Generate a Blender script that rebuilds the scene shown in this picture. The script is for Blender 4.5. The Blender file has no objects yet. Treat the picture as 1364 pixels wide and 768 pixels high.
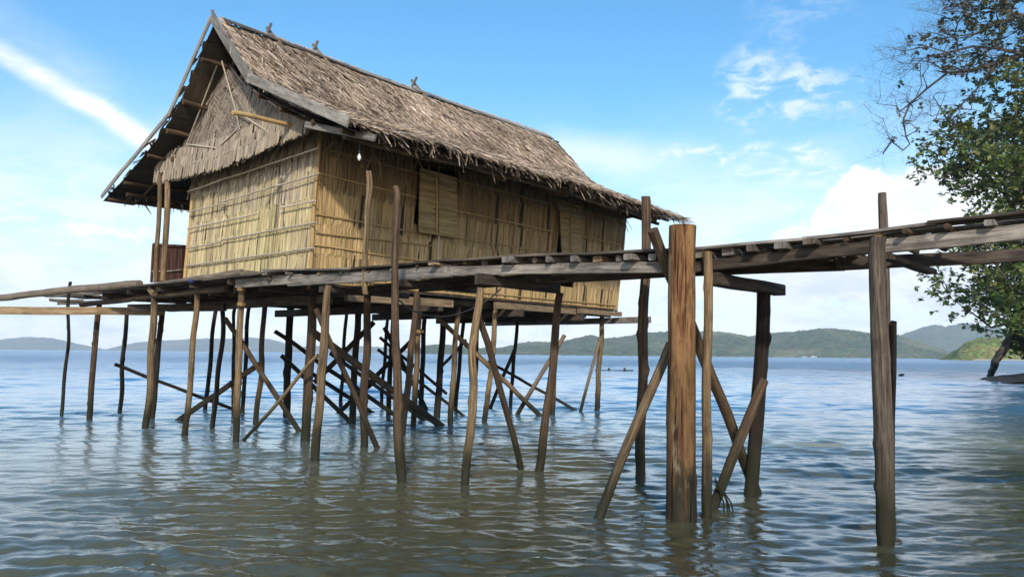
import bpy, math, random
import numpy as np
from mathutils import Vector, noise as mn
random.seed(7); R=random.Random(11)
D2=bpy.data; COL=bpy.context.scene.collection
# ------------------------------------------------------------------ camera (solved from the photograph's vanishing points)
F=1037.6; H=1.4; PITCH=0.083905; ROLL=0.00907195; CX,CY=682.,384.
cp,sp=math.cos(PITCH),math.sin(PITCH); cr,sr=math.cos(ROLL),math.sin(ROLL)
FW=np.array([0,cp,sp]); UP0=np.array([0,-sp,cp]); R0=np.array([1.,0,0])
RT=R0*cr+UP0*sr; UP=-R0*sr+UP0*cr; CAM=np.array([0,0,H])
def ray(x,y):
    d=FW*F+RT*(x-CX)-UP*(y-CY); return d/d[1]
def on_z(x,y,z=0.):
    d=ray(x,y); return CAM+d*(z-H)/d[2]
def at_y(x,y,Y): return CAM+ray(x,y)*Y
def sdir(x,y):
    d=ray(x,y); return d/np.linalg.norm(d)
TH=.863; U=np.array([math.cos(TH),math.sin(TH),0]); V=np.array([-U[1],U[0],0]); O=np.array([-3.24,12.406,0])
ZUP=np.array([0,0,1.])
def on_a(x,y,a):
    d=ray(x,y); p0=O+U*a; return CAM+d*(np.dot(p0-CAM,U)/np.dot(d,U))
def on_v(x,y,v):
    d=ray(x,y); p0=O+V*v; return CAM+d*(np.dot(p0-CAM,V)/np.dot(d,V))
def HP(a,v,z): return O+U*a+V*v+ZUP*z
def la(p): return float(np.dot(np.asarray(p)-O,U))
def lv(p): return float(np.dot(np.asarray(p)-O,V))
def lerp(a,b,t): return a+(b-a)*t
def sstep(a,b,x):
    t=min(1,max(0,(x-a)/(b-a))); return t*t*(3-2*t)
# ------------------------------------------------------------------ materials
def newmat(name):
    m=D2.materials.new(name); m.use_nodes=True; nt=m.node_tree; nt.nodes.clear(); return m,nt
class NT:
    def __init__(s,nt): s.t=nt
    def n(s,ty,ins=None,**props):
        nd=s.t.nodes.new(ty)
        for k,v in props.items(): setattr(nd,k,v)
        for k,v in (ins or {}).items():
            sock=nd.inputs[k]
            if isinstance(v,bpy.types.NodeSocket): s.t.links.new(v,sock)
            else: sock.default_value=v
        return nd
    def math(s,op,a,b=0.,c=None,clamp=False):
        i={0:a,1:b}
        if c is not None: i[2]=c
        return s.n('ShaderNodeMath',i,operation=op,use_clamp=clamp).outputs[0]
    def mr(s,v,a,b,c=0.,d=1.,smooth=True):
        return s.n('ShaderNodeMapRange',{0:v,1:a,2:b,3:c,4:d},interpolation_type='SMOOTHSTEP' if smooth else 'LINEAR').outputs[0]
    def mix(s,f,a,b,blend='MIX'):
        nd=s.n('ShaderNodeMix',data_type='RGBA',blend_type=blend)
        for i,v in ((0,f),(6,a),(7,b)):
            if isinstance(v,bpy.types.NodeSocket): s.t.links.new(v,nd.inputs[i])
            else: nd.inputs[i].default_value=v
        return nd.outputs[2]
    def noise(s,vec,scale,detail=4,rough=.55,dist=0.):
        i={'Scale':scale,'Detail':detail,'Roughness':rough,'Distortion':dist}
        if vec is not None: i['Vector']=vec
        return s.n('ShaderNodeTexNoise',i)
    def ramp(s,f,stops):
        nd=s.n('ShaderNodeValToRGB',{0:f}); e=nd.color_ramp.elements
        while len(e)<len(stops): e.new(.5)
        for k,(p,c) in zip(e,stops): k.position=p; k.color=(*c,1)
        return nd.outputs[0]
    def scale(s,v,sc): return s.n('ShaderNodeVectorMath',{0:v,1:sc},operation='MULTIPLY').outputs[0]
    def dot(s,v,w): return s.n('ShaderNodeVectorMath',{0:v,1:w},operation='DOT_PRODUCT').outputs['Value']
def wood(name,dark,light,stain=.5,wet=True,rough=.85,grain=40.,crack=None,bump=.5,stainz=.9,log=False):
    m,nt=newmat(name); t=NT(nt)
    uv=t.n('ShaderNodeUVMap',uv_map='UVMap').outputs[0]
    g=t.noise(t.scale(uv,(grain,1.6,1)),1.,6,.65,.6).outputs[0]
    g2=t.noise(t.scale(uv,(grain*3,5,1)),1.,3,.6).outputs[0]
    geo=t.n('ShaderNodeNewGeometry'); pos=geo.outputs['Position']
    blot=t.noise(pos,3.2,5,.6).outputs[0]
    c=t.mix(t.mr(g,.3,.72),(*dark,1),(*light,1))
    c=t.mix(t.mr(g2,.52,.66,0,.6),c,(*[x*.45 for x in dark],1))
    tint=t.mix(t.n('ShaderNodeObjectInfo').outputs['Random'],(.78,.76,.74,1),(1.2,1.14,1.06,1))
    c=t.mix(1.,c,tint,'MULTIPLY')
    c=t.mix(t.mr(blot,.45,.72,0,stain),c,(*[x*.5 for x in dark],1))
    if crack: c=t.mix(t.mr(t.noise(t.scale(uv,(14,.9,1)),1.,4,.7,1.).outputs[0],.60,.68,0,.85),c,(*crack,1))
    rgh=rough
    if wet:
        z=t.n('ShaderNodeSeparateXYZ',{0:pos}).outputs[2]
        zz=t.math('ADD',z,t.math('MULTIPLY',t.math('SUBTRACT',blot,.5),.9))
        w=t.mr(t.math('ADD',zz,t.math('MULTIPLY',t.math('SUBTRACT',g,.5),.5)),.22,.56,.96,0.)
        c=t.mix(w,c,(.012,.011,.007,1)); 
        c=t.mix(t.mr(zz,.3,stainz,.5,0.),c,(.04,.036,.017,1))
        rgh=t.mr(z,.03,.2,.5,rough)
    if log:
        sc1=t.noise(t.scale(uv,(11,.75,1)),1.,5,.65,1.2).outputs[0]; c=t.mix(t.mr(sc1,.53,.63,0,.9),c,(.10,.035,.015,1))
        sc2=t.noise(t.scale(uv,(30,.9,1)),1.,3,.6,.8).outputs[0]; c=t.mix(t.mr(sc2,.57,.65,0,.95),c,(.02,.012,.008,1))
        sc3=t.noise(t.scale(uv,(5,1.6,1)),1.,4,.6,.5).outputs[0]; c=t.mix(t.mr(sc3,.55,.75,0,.55),c,(.50,.40,.26,1))
        g=t.math('SUBTRACT',g,t.math('MULTIPLY',t.mr(sc2,.58,.66),1.2))
    h=t.math('ADD',g,t.math('MULTIPLY',g2,.5))
    b=t.n('ShaderNodeBump',{'Height':h,'Strength':bump,'Distance':.02}).outputs[0]
    p=t.n('ShaderNodeBsdfPrincipled',{'Base Color':c,'Roughness':rgh,'Normal':b,'Specular IOR Level':.25})
    o=t.n('ShaderNodeOutputMaterial',{0:p.outputs[0]}); return m
M={}
M['golden']=wood('pole_golden',(.085,.055,.03),(.34,.24,.135),.55,crack=(.05,.035,.025))
M['grey']=wood('pole_weathered',(.13,.10,.075),(.33,.27,.205),.4)
M['weathered']=wood('post_weathered',(.06,.045,.033),(.235,.185,.14),.6,crack=(.025,.018,.013))
M['dark']=wood('pole_dark',(.012,.009,.007),(.045,.033,.024),.5)  # dark wood, taken near-black to paint in the shade beneath house and deck
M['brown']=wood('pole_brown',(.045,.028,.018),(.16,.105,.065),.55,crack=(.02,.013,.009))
M['log']=wood('peeled_log',(.14,.065,.026),(.36,.20,.085),.45,crack=(.04,.024,.016),grain=13,bump=1.,stainz=2.1,log=True)
M['beam']=wood('beam_grey',(.12,.105,.092),(.37,.34,.305),.7,wet=False,grain=22)
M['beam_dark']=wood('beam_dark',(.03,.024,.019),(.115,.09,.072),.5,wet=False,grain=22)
M['beam_warm']=wood('beam_warm',(.20,.135,.075),(.42,.31,.19),.45,wet=False,grain=22)
M['board']=wood('deck_board',(.05,.04,.032),(.19,.155,.128),.6,wet=False,grain=20)
M['barge']=wood('bargeboard_grey',(.17,.155,.14),(.37,.345,.31),.45,wet=False,grain=16)
M['batten']=wood('batten_bamboo',(.38,.33,.26),(.60,.54,.44),.3,wet=False,bump=.2)
M['bamboo']=wood('bamboo_pole',(.34,.22,.09),(.55,.39,.19),.3,wet=False,bump=.2)
M['railwood']=wood('railing_redbrown',(.06,.028,.018),(.16,.075,.045),.4,wet=False)
def leafmat(name,transl=.0,rough=.8):
    m,nt=newmat(name); t=NT(nt)
    at=t.n('ShaderNodeAttribute',attribute_name='tone').outputs[0]
    uv=t.n('ShaderNodeUVMap',uv_map='UVMap').outputs[0]
    g=t.noise(t.scale(uv,(3.5,1.1,1)),2.,5,.65).outputs[0]
    c=t.mix(1.,at,t.ramp(g,[(.28,(.5,.48,.46)),(.5,(.95,.95,.95)),(.75,(1.25,1.22,1.16))]),'MULTIPLY')
    p=t.n('ShaderNodeBsdfPrincipled',{'Base Color':c,'Roughness':rough,'Specular IOR Level':.2})
    if transl:
        tr=t.n('ShaderNodeBsdfTranslucent',{'Color':c})
        sh=t.n('ShaderNodeMixShader',{0:transl,1:p.outputs[0],2:tr.outputs[0]}).outputs[0]
    else: sh=p.outputs[0]
    t.n('ShaderNodeOutputMaterial',{0:sh}); return m
M['thatch']=leafmat('dry_palm_leaf')
M['leaf']=leafmat('green_leaf',.3,.5)
def flat(name,col,rough=.7,nscale=6.,var=.35,**kw):
    m,nt=newmat(name); t=NT(nt)
    pos=t.n('ShaderNodeNewGeometry').outputs['Position']
    g=t.noise(pos,nscale,5,.6).outputs[0]
    c=t.mix(t.mr(g,.3,.7),(*[x*(1-var) for x in col],1),(*[min(1,x*(1+var)) for x in col],1))
    b=t.n('ShaderNodeBump',{'Height':g,'Strength':.3,'Distance':.05}).outputs[0]
    p=t.n('ShaderNodeBsdfPrincipled',{'Base Color':c,'Roughness':rough,'Normal':b,**kw})
    t.n('ShaderNodeOutputMaterial',{0:p.outputs[0]}); return m
M['backing']=flat('palm_backing',(.10,.07,.04),.9)
M['bark']=flat('bark',(.085,.07,.055),.9,3.)
M['twig']=flat('twig_bark',(.075,.062,.055),.9,3.)
M['rock']=flat('dark_rock',(.028,.025,.02),.8,1.3,.5)
M['sand']=flat('pale_sand',(.55,.48,.36),.9,.05,.15)
M['white_paint']=flat('white_paint',(.75,.75,.72),.5,.5,.1)
M['bulb']=flat('bulb_glass',(.75,.75,.70),.2,5.,.05)
M['cable']=flat('black_cable',(.03,.03,.03),.6)
M['rope']=flat('blue_rope',(.03,.06,.25),.7)
M['twine']=flat('brown_twine',(.25,.16,.07),.9)
# ------------------------------------------------------------------ mesh builder
class MB:
    def __init__(s): s.v=[]; s.f=[]; s.uv=[]; s.c=[]; s.smooth=[]
    def quad(s,ps,uvs=None,col=(1,1,1),sm=False):
        i=len(s.v); s.v+=[tuple(p) for p in ps]; s.f.append(tuple(range(i,i+len(ps))))
        s.uv+= uvs or [(0,0)]*len(ps); s.c+=[col]*len(ps); s.smooth.append(sm)
    def grid(s,rows,uvrows,col=(1,1,1),sm=True,closed=False):
        i=len(s.v); n=len(rows[0]); off=R.random()*10
        for r in rows: s.v+=[tuple(p) for p in r]; s.c+=[col]*n
        for j in range(len(rows)-1):
            for k in range(n-1):
                f=(i+j*n+k,i+j*n+k+1,i+(j+1)*n+k+1,i+(j+1)*n+k); s.f.append(f); s.smooth.append(sm)
                s.uv+=[(u+off,v+off) for u,v in (uvrows[j][k],uvrows[j][k+1],uvrows[j+1][k+1],uvrows[j+1][k])]
    def build(s,name,mat,parent=None,org=None):
        me=D2.meshes.new(name); o0=np.array(org if org is not None else (parent['org'] if parent is not None else (0,0,0)),float)
        vv=np.array(s.v,float)-o0
        me.from_pydata(vv.tolist(),[],s.f)
        uvl=me.uv_layers.new(name='UVMap')
        flatuv=np.array(s.uv,dtype=np.float32).ravel()
        if len(flatuv)==2*len(me.loops): uvl.data.foreach_set('uv',flatuv)
        if any(c!=(1,1,1) for c in s.c):
            at=me.attributes.new('tone','FLOAT_COLOR','POINT')
            at.data.foreach_set('color',np.array([(*c,1.) for c in s.c],dtype=np.float32).ravel())
        me.polygons.foreach_set('use_smooth',np.array(s.smooth,dtype=bool))
        me.materials.append(mat); me.update()
        o=D2.objects.new(name,me); COL.objects.link(o)
        if parent is not None: o.parent=parent; o['org']=list(o0)
        else: o.location=o0
        return o
    # --- shapes
    def tube(s,pts,rad,n=9,wob=.012,rough=.07,step=.22,seed=None,cap=True,knots=0.):
        rr=random.Random(seed if seed is not None else R.random())
        P=[np.array(p,float) for p in pts]; rads=rad if hasattr(rad,'__len__') else [rad]*len(P)
        Q=[];QR=[]
        for k in range(len(P)-1):
            L=np.linalg.norm(P[k+1]-P[k]); m=max(1,int(L/step))
            for j in range(m): t=j/m; Q.append(P[k]*(1-t)+P[k+1]*t); QR.append(rads[k]*(1-t)+rads[k+1]*t)
        Q.append(P[-1]); QR.append(rads[-1])
        if len(Q)>3:   # soften kinks
            for _ in range(2):
                Q=[Q[0]]+[(Q[i-1]+2*Q[i]+Q[i+1])/4 for i in range(1,len(Q)-1)]+[Q[-1]]
        so=rr.random()*100; acc=0.
        rows=[];uvr=[]; ph=[rr.random()*6.28 for _ in range(3)]
        kn=[(rr.random()*6.28,rr.random()*max(.5,sum(np.linalg.norm(Q[i+1]-Q[i]) for i in range(len(Q)-1))),rr.uniform(.5,1.3)) for _ in range(8)] if knots else []
        for k,q in enumerate(Q):
            d=(Q[min(k+1,len(Q)-1)]-Q[max(k-1,0)]); d/=np.linalg.norm(d)+1e-9
            ref=np.array([1.,0,0]) if abs(d[0])<.8 else np.array([0,1.,0])
            e1=np.cross(d,ref); e1/=np.linalg.norm(e1); e2=np.cross(d,e1)
            if k: acc+=np.linalg.norm(Q[k]-Q[k-1])
            w=0 if k in(0,len(Q)-1) else wob
            c=q+e1*(w*2*mn.noise((so,acc*1.1,0)))+e2*(w*2*mn.noise((so,acc*1.1,9)))
            row=[];ur=[]
            for a in range(n+1):
                an=2*math.pi*(a%n)/n
                r=QR[k]*(1+rough*math.sin(2*an+ph[0])*.6+rough*1.6*mn.noise((so+math.cos(an)*.8,math.sin(an)*.8,acc*2.2)))
                for ka,kz,ks in kn: r+=QR[k]*knots*ks*math.exp(-((acc-kz)/(.6*QR[k]))**2)*max(0,math.cos(an-ka))**3
                row.append(c+(e1*math.cos(an)+e2*math.sin(an))*r); ur.append((a/n*2*math.pi*QR[0],acc))
            rows.append(row);uvr.append(ur)
        s.grid(rows,uvr)
        if cap:
            for row,rev in ((rows[0],True),(rows[-1],False)):
                ps=row[:-1]; ps=ps[::-1] if rev else ps
                cen=sum(ps)/n
                s.quad(ps,[(float(np.dot(p-cen,e1)),float(np.dot(p-cen,e2))*.3) for p in ps])
        return s
    def beam(s,p0,p1,w,h,up=ZUP,jit=.006,nseg=None,bev=.008):
        p0=np.array(p0,float);p1=np.array(p1,float); d=p1-p0; L=np.linalg.norm(d); d/=L
        side=np.cross(d,up); side/=np.linalg.norm(side); u2=np.cross(side,d)
        nseg=nseg or max(1,int(L/.5)); rows=[];uvr=[]; so=R.random()*50
        b=min(bev,w*.25,h*.25)
        prof=[(-w/2+b,-h/2),(w/2-b,-h/2),(w/2,-h/2+b),(w/2,h/2-b),(w/2-b,h/2),(-w/2+b,h/2),(-w/2,h/2-b),(-w/2,-h/2+b),(-w/2+b,-h/2)]
        per=[0]
        for k in range(1,len(prof)): per.append(per[-1]+math.hypot(prof[k][0]-prof[k-1][0],prof[k][1]-prof[k-1][1]))
        for k in range(nseg+1):
            t=k/nseg; c=p0+d*L*t; jx=jit*mn.noise((so,t*L*1.3,0))*2; jz=jit*mn.noise((so,t*L*1.3,7))*2
            row=[c+side*(x*(1+jz*.6)+jx)+u2*(z*(1+2*jit*mn.noise((so,x*30,t*L*3)))+jz) for x,z in prof]
            rows.append(row); uvr.append([(per[j],t*L) for j in range(9)])
        s.grid(rows,uvr,sm=False)
        for row,rev in ((rows[0],False),(rows[-1],True)):
            ps=row[:-1]; ps=ps[::-1] if rev else ps
            s.quad(ps,[(prof[j][0],prof[j][1]*.3) for j in range(8)])
        return s
    def blade(s,base,dirv,nrm,L,w,col,curl=0.,taper=.35,fold=.25,seg=2,sidebend=0.):
        # a palm leaflet: V folded strip from base along dirv
        base=np.array(base,float); dirv=dirv/np.linalg.norm(dirv); side=np.cross(dirv,nrm); side/=np.linalg.norm(side)+1e-9
        rows=[];uvr=[]
        for k in range(seg+1):
            t=k/seg; ww=w*(1-(1-taper)*t*t)*.5
            c=base+dirv*L*t+nrm*curl*t*t+side*sidebend*t*t
            rows.append([c-side*ww,c+nrm*w*fold,c+side*ww]); uvr.append([(0,t*L),(w,t*L),(2*w,t*L)])
        s.grid(rows,uvr,col,sm=False)
def tag(o,label=None,cat=None,group=None,kind=None):
    for k,v in (('label',label),('category',cat),('group',group),('kind',kind)):
        if v: o[k]=v
    return o
def empty(name,loc,label,cat,group=None):
    o=D2.objects.new(name,None); COL.objects.link(o); o.location=loc; o['org']=list(map(float,loc)); o.empty_display_size=.3
    return tag(o,label,cat,group)
def tone(c,var=.25,rr=R):
    k=1+rr.uniform(-var,var); return (c[0]*k,c[1]*k*(1+rr.uniform(-.04,.04)),c[2]*k*(1+rr.uniform(-.08,.08)))
def mixc(a,b,t): return tuple(x*(1-t)+y*t for x,y in zip(a,b))

# ================================================================== THE HOUSE
house=empty('stilt_house',HP(0,0,0),'palm-thatched wooden house on stilts over the water','house')
L,W,Z0,ZW=8.885,4.054,2.506,4.99
def WP(a,v,z):  # the racked frame: tops lean
    t=(z-Z0)/(ZW-Z0); su=lerp(.132,.47,a/L)
    return HP(a+su*t,v+.019*t*v/W,z)
RV,RZ=2.03,7.204; A0,A1=-.737,8.72
KZ,EZ=5.752,4.563
# cross profile of the roof: (offset from ridge, z); right = toward the walkway
profR=[(0,RZ),(.45,6.72),(.9,6.21),(1.284,5.80),(1.75,5.50),(2.4,5.16),(3.1,4.87),(3.918,4.57)]
profL=[(0,RZ),(.45,6.72),(.95,6.20),(1.422,5.752),(1.95,5.46),(2.7,5.12),(3.5,4.82),(4.311,4.563)]
def prof(p,t):
    n=len(p)-1; x=min(max(t,0),.99999)*n; k=int(x); f=x-k
    return lerp(p[k][0],p[k+1][0],f),lerp(p[k][1],p[k+1][1],f)
def aend(t): # far end edge: a little longer at the eaves
    return A1+.28*t*t
def roofpt(side,a,t,lift=0.):
    o,z=prof(profR if side>0 else profL,t)
    o2,z2=prof(profR if side>0 else profL,min(1,t+.05)); o1,z1=prof(profR if side>0 else profL,max(0,t-.05))
    dv=(o2-o1)*(-side); dz=z2-z1; l=math.hypot(dv,dz); dv/=l;dz/=l
    nv,nz=(dz,-dv) if side<0 else (-dz,dv)
    if nz<0: nv,nz=-nv,-nz
    sag=(-.05*(1-t)+.10*t*t)*math.sin(math.pi*min(1,max(0,(a-A0)/(A1-A0))))+.05*mn.noise((a*.5,t*2,side*3))
    p=HP(a,RV-side*o+nv*lift,z+nz*lift+sag)
    return p,V*dv+ZUP*dz,V*nv+ZUP*nz
ROOFC=[(.54,.41,.30),(.44,.33,.235),(.31,.225,.155),(.68,.54,.41),(.13,.09,.06)]
roof=MB()
na,ntt=40,16
for side in(1,-1):   # under-layer sheet, slightly ragged
    rows=[];uvr=[]
    for j in range(ntt+1):
        t=j/ntt; row=[];ur=[]
        for k in range(na+1):
            a=lerp(A0+.05,aend(t)-.05,k/na); row.append(roofpt(side,a,t*.985,-.03)[0]); ur.append((a,t*4))
        rows.append(row);uvr.append(ur)
    if side<0: rows=[r[::-1] for r in rows]
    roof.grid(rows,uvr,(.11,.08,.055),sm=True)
def thatch_side(side,n,wmul=1.):
    rr=random.Random(50+side)
    for k in range(n):
        t=(int(k/n*17)+rr.random()**.6)/17+rr.uniform(-.008,.008); t=min(.985,max(.005,t))
        a=rr.uniform(A0+.03,aend(t)-.02)
        lift=rr.uniform(.0,.035)+.03*((t*17)%1)+.035*max(0,mn.noise((a*1.6,t*7,4)))
        p,dn,nr=roofpt(side,a,t,lift)
        lean=rr.gauss(.16,.32)+.25*mn.noise((a*.8,t*5,2))
        d=dn+U*lean+nr*rr.uniform(.0,.14)
        col=R.choice(ROOFC); cl=.82+.5*mn.noise((a*.7,t*6,8)); col=tone(tuple(c*cl for c in col),.22,rr)
        Lb=rr.uniform(.16,.42); wb=rr.uniform(.013,.036)*wmul
        if t>.93: d=d-ZUP*.15; Lb*=rr.uniform(.6,1.0)
        if rr.random()<.5: nr=nr+U*rr.uniform(-.7,.7); nr/=np.linalg.norm(nr)
        roof.blade(p,d,nr,Lb,wb,col,curl=rr.uniform(-.05,.03),taper=.2,seg=2,sidebend=rr.uniform(-.05,.05))
thatch_side(1,30000); thatch_side(-1,4200,2.0)
rr=random.Random(5)
for k in range(900):  # ragged eave fringe and far end
    side=1 if k%3 else -1
    a=rr.uniform(A0+.3,A1+.25); p,dn,nr=roofpt(side,a,rr.uniform(.93,.995),rr.uniform(-.05,.02))
    long=rr.random()<.1
    roof.blade(p,dn*rr.uniform(.2,1)-ZUP*rr.uniform(.1,.9)+U*rr.gauss(.05,.3),nr,rr.uniform(.08,.2)*(1.9 if long else 1),rr.uniform(.015,.04),tone(rr.choice(ROOFC),.3,rr),curl=-.03)
for k in range(700):
    side=1 if k%3 else -1; t=rr.random(); p,dn,nr=roofpt(side,aend(t)-rr.uniform(.0,.15),t,rr.uniform(-.09,.04))
    roof.blade(p,dn*rr.uniform(.4,1)+U*rr.uniform(.1,.8),nr,rr.uniform(.1,.26),rr.uniform(.015,.04),tone(rr.choice(ROOFC),.3,rr),curl=-.03)
for k in range(420):  # ridge cap leaves
    a=rr.uniform(A0+.05,A1); s=rr.choice((1,1,-1)); p,dn,nr=roofpt(s,a,.0,.05)
    roof.blade(p-dn*.05,dn+U*rr.gauss(.1,.3),nr,rr.uniform(.2,.4),rr.uniform(.02,.05),tone(ROOFC[1],.25,rr),curl=-.02)
roof_o=roof.build('roof',M['thatch'],house)
# shingle rows of the underside (left overhang seen from below)
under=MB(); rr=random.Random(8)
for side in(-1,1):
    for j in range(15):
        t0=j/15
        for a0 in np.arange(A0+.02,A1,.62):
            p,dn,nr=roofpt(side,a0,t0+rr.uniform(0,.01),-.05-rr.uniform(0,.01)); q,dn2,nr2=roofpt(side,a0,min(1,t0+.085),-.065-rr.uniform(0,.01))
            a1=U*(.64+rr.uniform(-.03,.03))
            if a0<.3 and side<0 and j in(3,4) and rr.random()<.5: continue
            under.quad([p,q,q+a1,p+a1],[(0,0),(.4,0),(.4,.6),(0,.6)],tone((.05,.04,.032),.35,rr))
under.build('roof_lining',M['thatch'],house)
def part_tube(name,pts,rad,mat,par=house,**k):
    return MB().tube(pts,rad,**k).build(name,M[mat],par)
def part_beam(name,p0,p1,w,h,mat,par=house,**k):
    return MB().beam(p0,p1,w,h,**k).build(name,M[mat],par)
# rafters and purlins seen under the front overhang
for side,aa in((-1,(-.15,1.3,2.6,4.2,6,7.6)),(1,(-.42,.3,2.2,4.3,6.5,8.2))):
    for a in aa:
        part_tube('rafter',[roofpt(side,a,t,-.16)[0] for t in(.02,.2,.42,.5,.7,.97)],.027,'brown',wob=.02)
for side in(-1,1):
    for t in(.16,.34,.50,.66,.84,.965):
        part_tube('purlin',[roofpt(side,a,t,-.12)[0] for a in(A0+.04,2,5,8.6)],.038 if t!=.34 and t!=.5 else .05,'brown',wob=.015)
# bargeboards along the front gable
def barge(side,t0,t1,w):
    p,_,n0=roofpt(side,A0,t0,.02); q,_,n1=roofpt(side,A0,t1,.02)
    p=p-U*.02; q=q-U*.02
    o=part_beam('bargeboard',p,q,.035,w,'barge',up=(n0+n1)/2); return o
barge(1,.0,.44,.17); barge(1,.415,1.0,.16); barge(-1,.0,.44,.085); barge(-1,.43,.995,.085)
part_beam('bargeboard',HP(A0+.06,-.75,4.79),HP(A0+.35,-2.02,4.42),.03,.10,'barge')
part_tube('finial_stick',[HP(A0+.02,RV,RZ-.1),HP(A0-.03,RV-.02,RZ+.12)],.025,'grey')
# ridge boards and crossed sticks hold the ridge down
def ridge(a0,a1,mat,off):
    part_beam('ridge_board',roofpt(1,a0,.03,.07+off)[0],roofpt(1,a1,.03,.07)[0],.20,.02,mat,roof_o,up=ZUP*.8-V*.55)
ridge(2.3,3.95,'barge',.02); ridge(3.85,5.9,'barge',.04); ridge(5.8,8.75,'barge',.02); ridge(-.6,.9,'board',.03); ridge(.85,2.35,'board',.01)
for px in((362,62),(424,80),(556,116)):
    a=la(on_v(px[0],px[1],RV-.1)); 
    cs=MB()
    for s in(1,-1):
        dz=-.95; 
        b=HP(a+.03*s,RV+s*.16,RZ+.22); e=HP(a+.03*s-.1,RV-s*.62,RZ-.55)
        e=roofpt(s,a+(.10 if s>0 else 0),.15,.09)[0]; b=e+(HP(a+.03*s,RV,RZ+.10)-e)*1.22
        cs.beam(b,e,.055,.035,up=U)
    cs.build('crossed_sticks',M['grey'],roof_o)
# ---------------------------------------------------------------- walls of palm leaflets
def wall(PT,nrm,S,zs,zoff,colf,holes=(),w0=.05,seed=1,density=1.0):
    """leaflet rows; PT(s,z)->point on the wall, zs=row levels from bottom to top"""
    m=MB(); rr=random.Random(seed); n=int(S/w0*1.25*density)
    for r in range(len(zs)-1):
        for lay in(0,1):
            for k in range(n):
                s=(k+rr.uniform(-.4,.4))/n*S
                z1=zs[r+1]+rr.uniform(0,.06); z0=zs[r]-rr.uniform(.0,.05)-.03*mn.noise((s_:=(k/n*S)*3,r,seed))+(.0 if r else .06)
                if any(h[0]<s<h[1] and z0+.04<h[3] and z1-.04>h[2] for h in holes):
                    hz=[h for h in holes if h[0]<s<h[1]][0]
                    if z1>hz[3]+.1 and z0<hz[3]: z0=hz[3]
                    elif z0<hz[2]-.1 and z1>hz[2]: z1=hz[2]
                    else: continue
                ds=rr.gauss(0,.022)*(z1-z0)/.6
                if rr.random()<.06: ds+=rr.uniform(-.12,.12)
                s=min(S-.02,max(.02,s)); s2=min(S-.015,max(.015,s+ds))
                p=PT(s,z1)+nrm*(.010+.010*lay+rr.uniform(0,.008)); q=PT(s2,z0)+nrm*(.016+.010*lay+rr.uniform(0,.010))
                d=q-p; Lb=np.linalg.norm(d)
                nn=nrm+np.cross(nrm,ZUP)*rr.uniform(-.35,.35); nn/=np.linalg.norm(nn)
                c=colf(s,(z0+z1)/2,rr); kk=1+.30*mn.noise((s*9,seed,r*.25))+.3*mn.noise((s*26,seed,r*.6)); c=tuple(x*kk for x in c)
                m.blade(p,d,nn,Lb,w0*rr.uniform(.8,1.4),c,taper=rr.uniform(.6,1.),fold=rr.uniform(.06,.22),seg=2,sidebend=rr.uniform(-.012,.012))
    return m
NG=-U; NS=-V
def gable_col(s,z,rr):
    h=(z-Z0)/(ZW-Z0)
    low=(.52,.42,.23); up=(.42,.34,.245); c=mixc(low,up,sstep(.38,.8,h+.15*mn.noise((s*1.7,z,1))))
    g=sstep(.1,.5,mn.noise((s*1.1+3,z*.8,5))+(.45 if 1.05<s<1.75 else -.05)); c=mixc(c,(.44,.39,.19),.5*g)
    if rr.random()<.05: c=(.2,.15,.09)
    return tone(c,.12,rr)
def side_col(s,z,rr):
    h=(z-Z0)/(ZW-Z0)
    c=mixc((.43,.31,.16),(.19,.13,.07),sstep(.2,.95,h+.2*mn.noise((s*.9,z,3))))  # darker toward the wall head: eave shade painted into the leaflet colour
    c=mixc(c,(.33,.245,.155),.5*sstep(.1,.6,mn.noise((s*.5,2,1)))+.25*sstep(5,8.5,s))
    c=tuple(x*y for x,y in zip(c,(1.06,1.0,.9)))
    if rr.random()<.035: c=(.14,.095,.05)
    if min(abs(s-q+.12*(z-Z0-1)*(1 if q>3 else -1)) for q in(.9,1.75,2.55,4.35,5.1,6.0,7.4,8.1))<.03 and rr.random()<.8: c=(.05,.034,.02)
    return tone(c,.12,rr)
def back_sheet(PT,nrm,S,z0,z1,holes=()):
    m=MB(); xs=sorted({0.02,S-.02,*[h[0] for h in holes],*[h[1] for h in holes]}); zz=sorted({z0,z1,*[h[2] for h in holes],*[h[3] for h in holes]})
    for i in range(len(xs)-1):
        for j in range(len(zz)-1):
            cx,cz=(xs[i]+xs[i+1])/2,(zz[j]+zz[j+1])/2
            if any(h[0]<cx<h[1] and h[2]<cz<h[3] for h in holes): continue
            q=[PT(xs[i],zz[j]),PT(xs[i+1],zz[j]),PT(xs[i+1],zz[j+1]),PT(xs[i],zz[j+1])]
            m.quad(q); m.quad([p-nrm*.03 for p in q][::-1])
    return m
# openings on the side wall, found on its plane
win=[la(on_v(557,250,0)),la(on_v(609,250,0))]; wz=[on_v(560,300,0)[2],on_v(580,219,0)[2]]
dor=[la(on_v(741,320,0)),la(on_v(782,320,0))]; dz=[Z0+.42,on_v(757,266,0)[2]]
holes=[(win[0]-.24,win[1]-.2,wz[0],wz[1]),(dor[0]-.2,dor[1]-.62,dz[0],dz[1])]
SP=lambda s,z: WP(s,0,z)
GP=lambda s,z: WP(0,s,z)
rows_s=[Z0-.02,Z0+.5,Z0+1.0,Z0+1.55,Z0+2.15,Z0+2.78]
rows_g=[Z0+.02,Z0+.5,Z0+.95,Z0+1.4,Z0+1.9,Z0+2.6]
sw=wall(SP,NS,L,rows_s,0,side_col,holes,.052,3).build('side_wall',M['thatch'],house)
back_sheet(SP,NS,L,Z0,ZW-.05,holes).build('wall_backing',M['backing'],sw)
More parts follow.
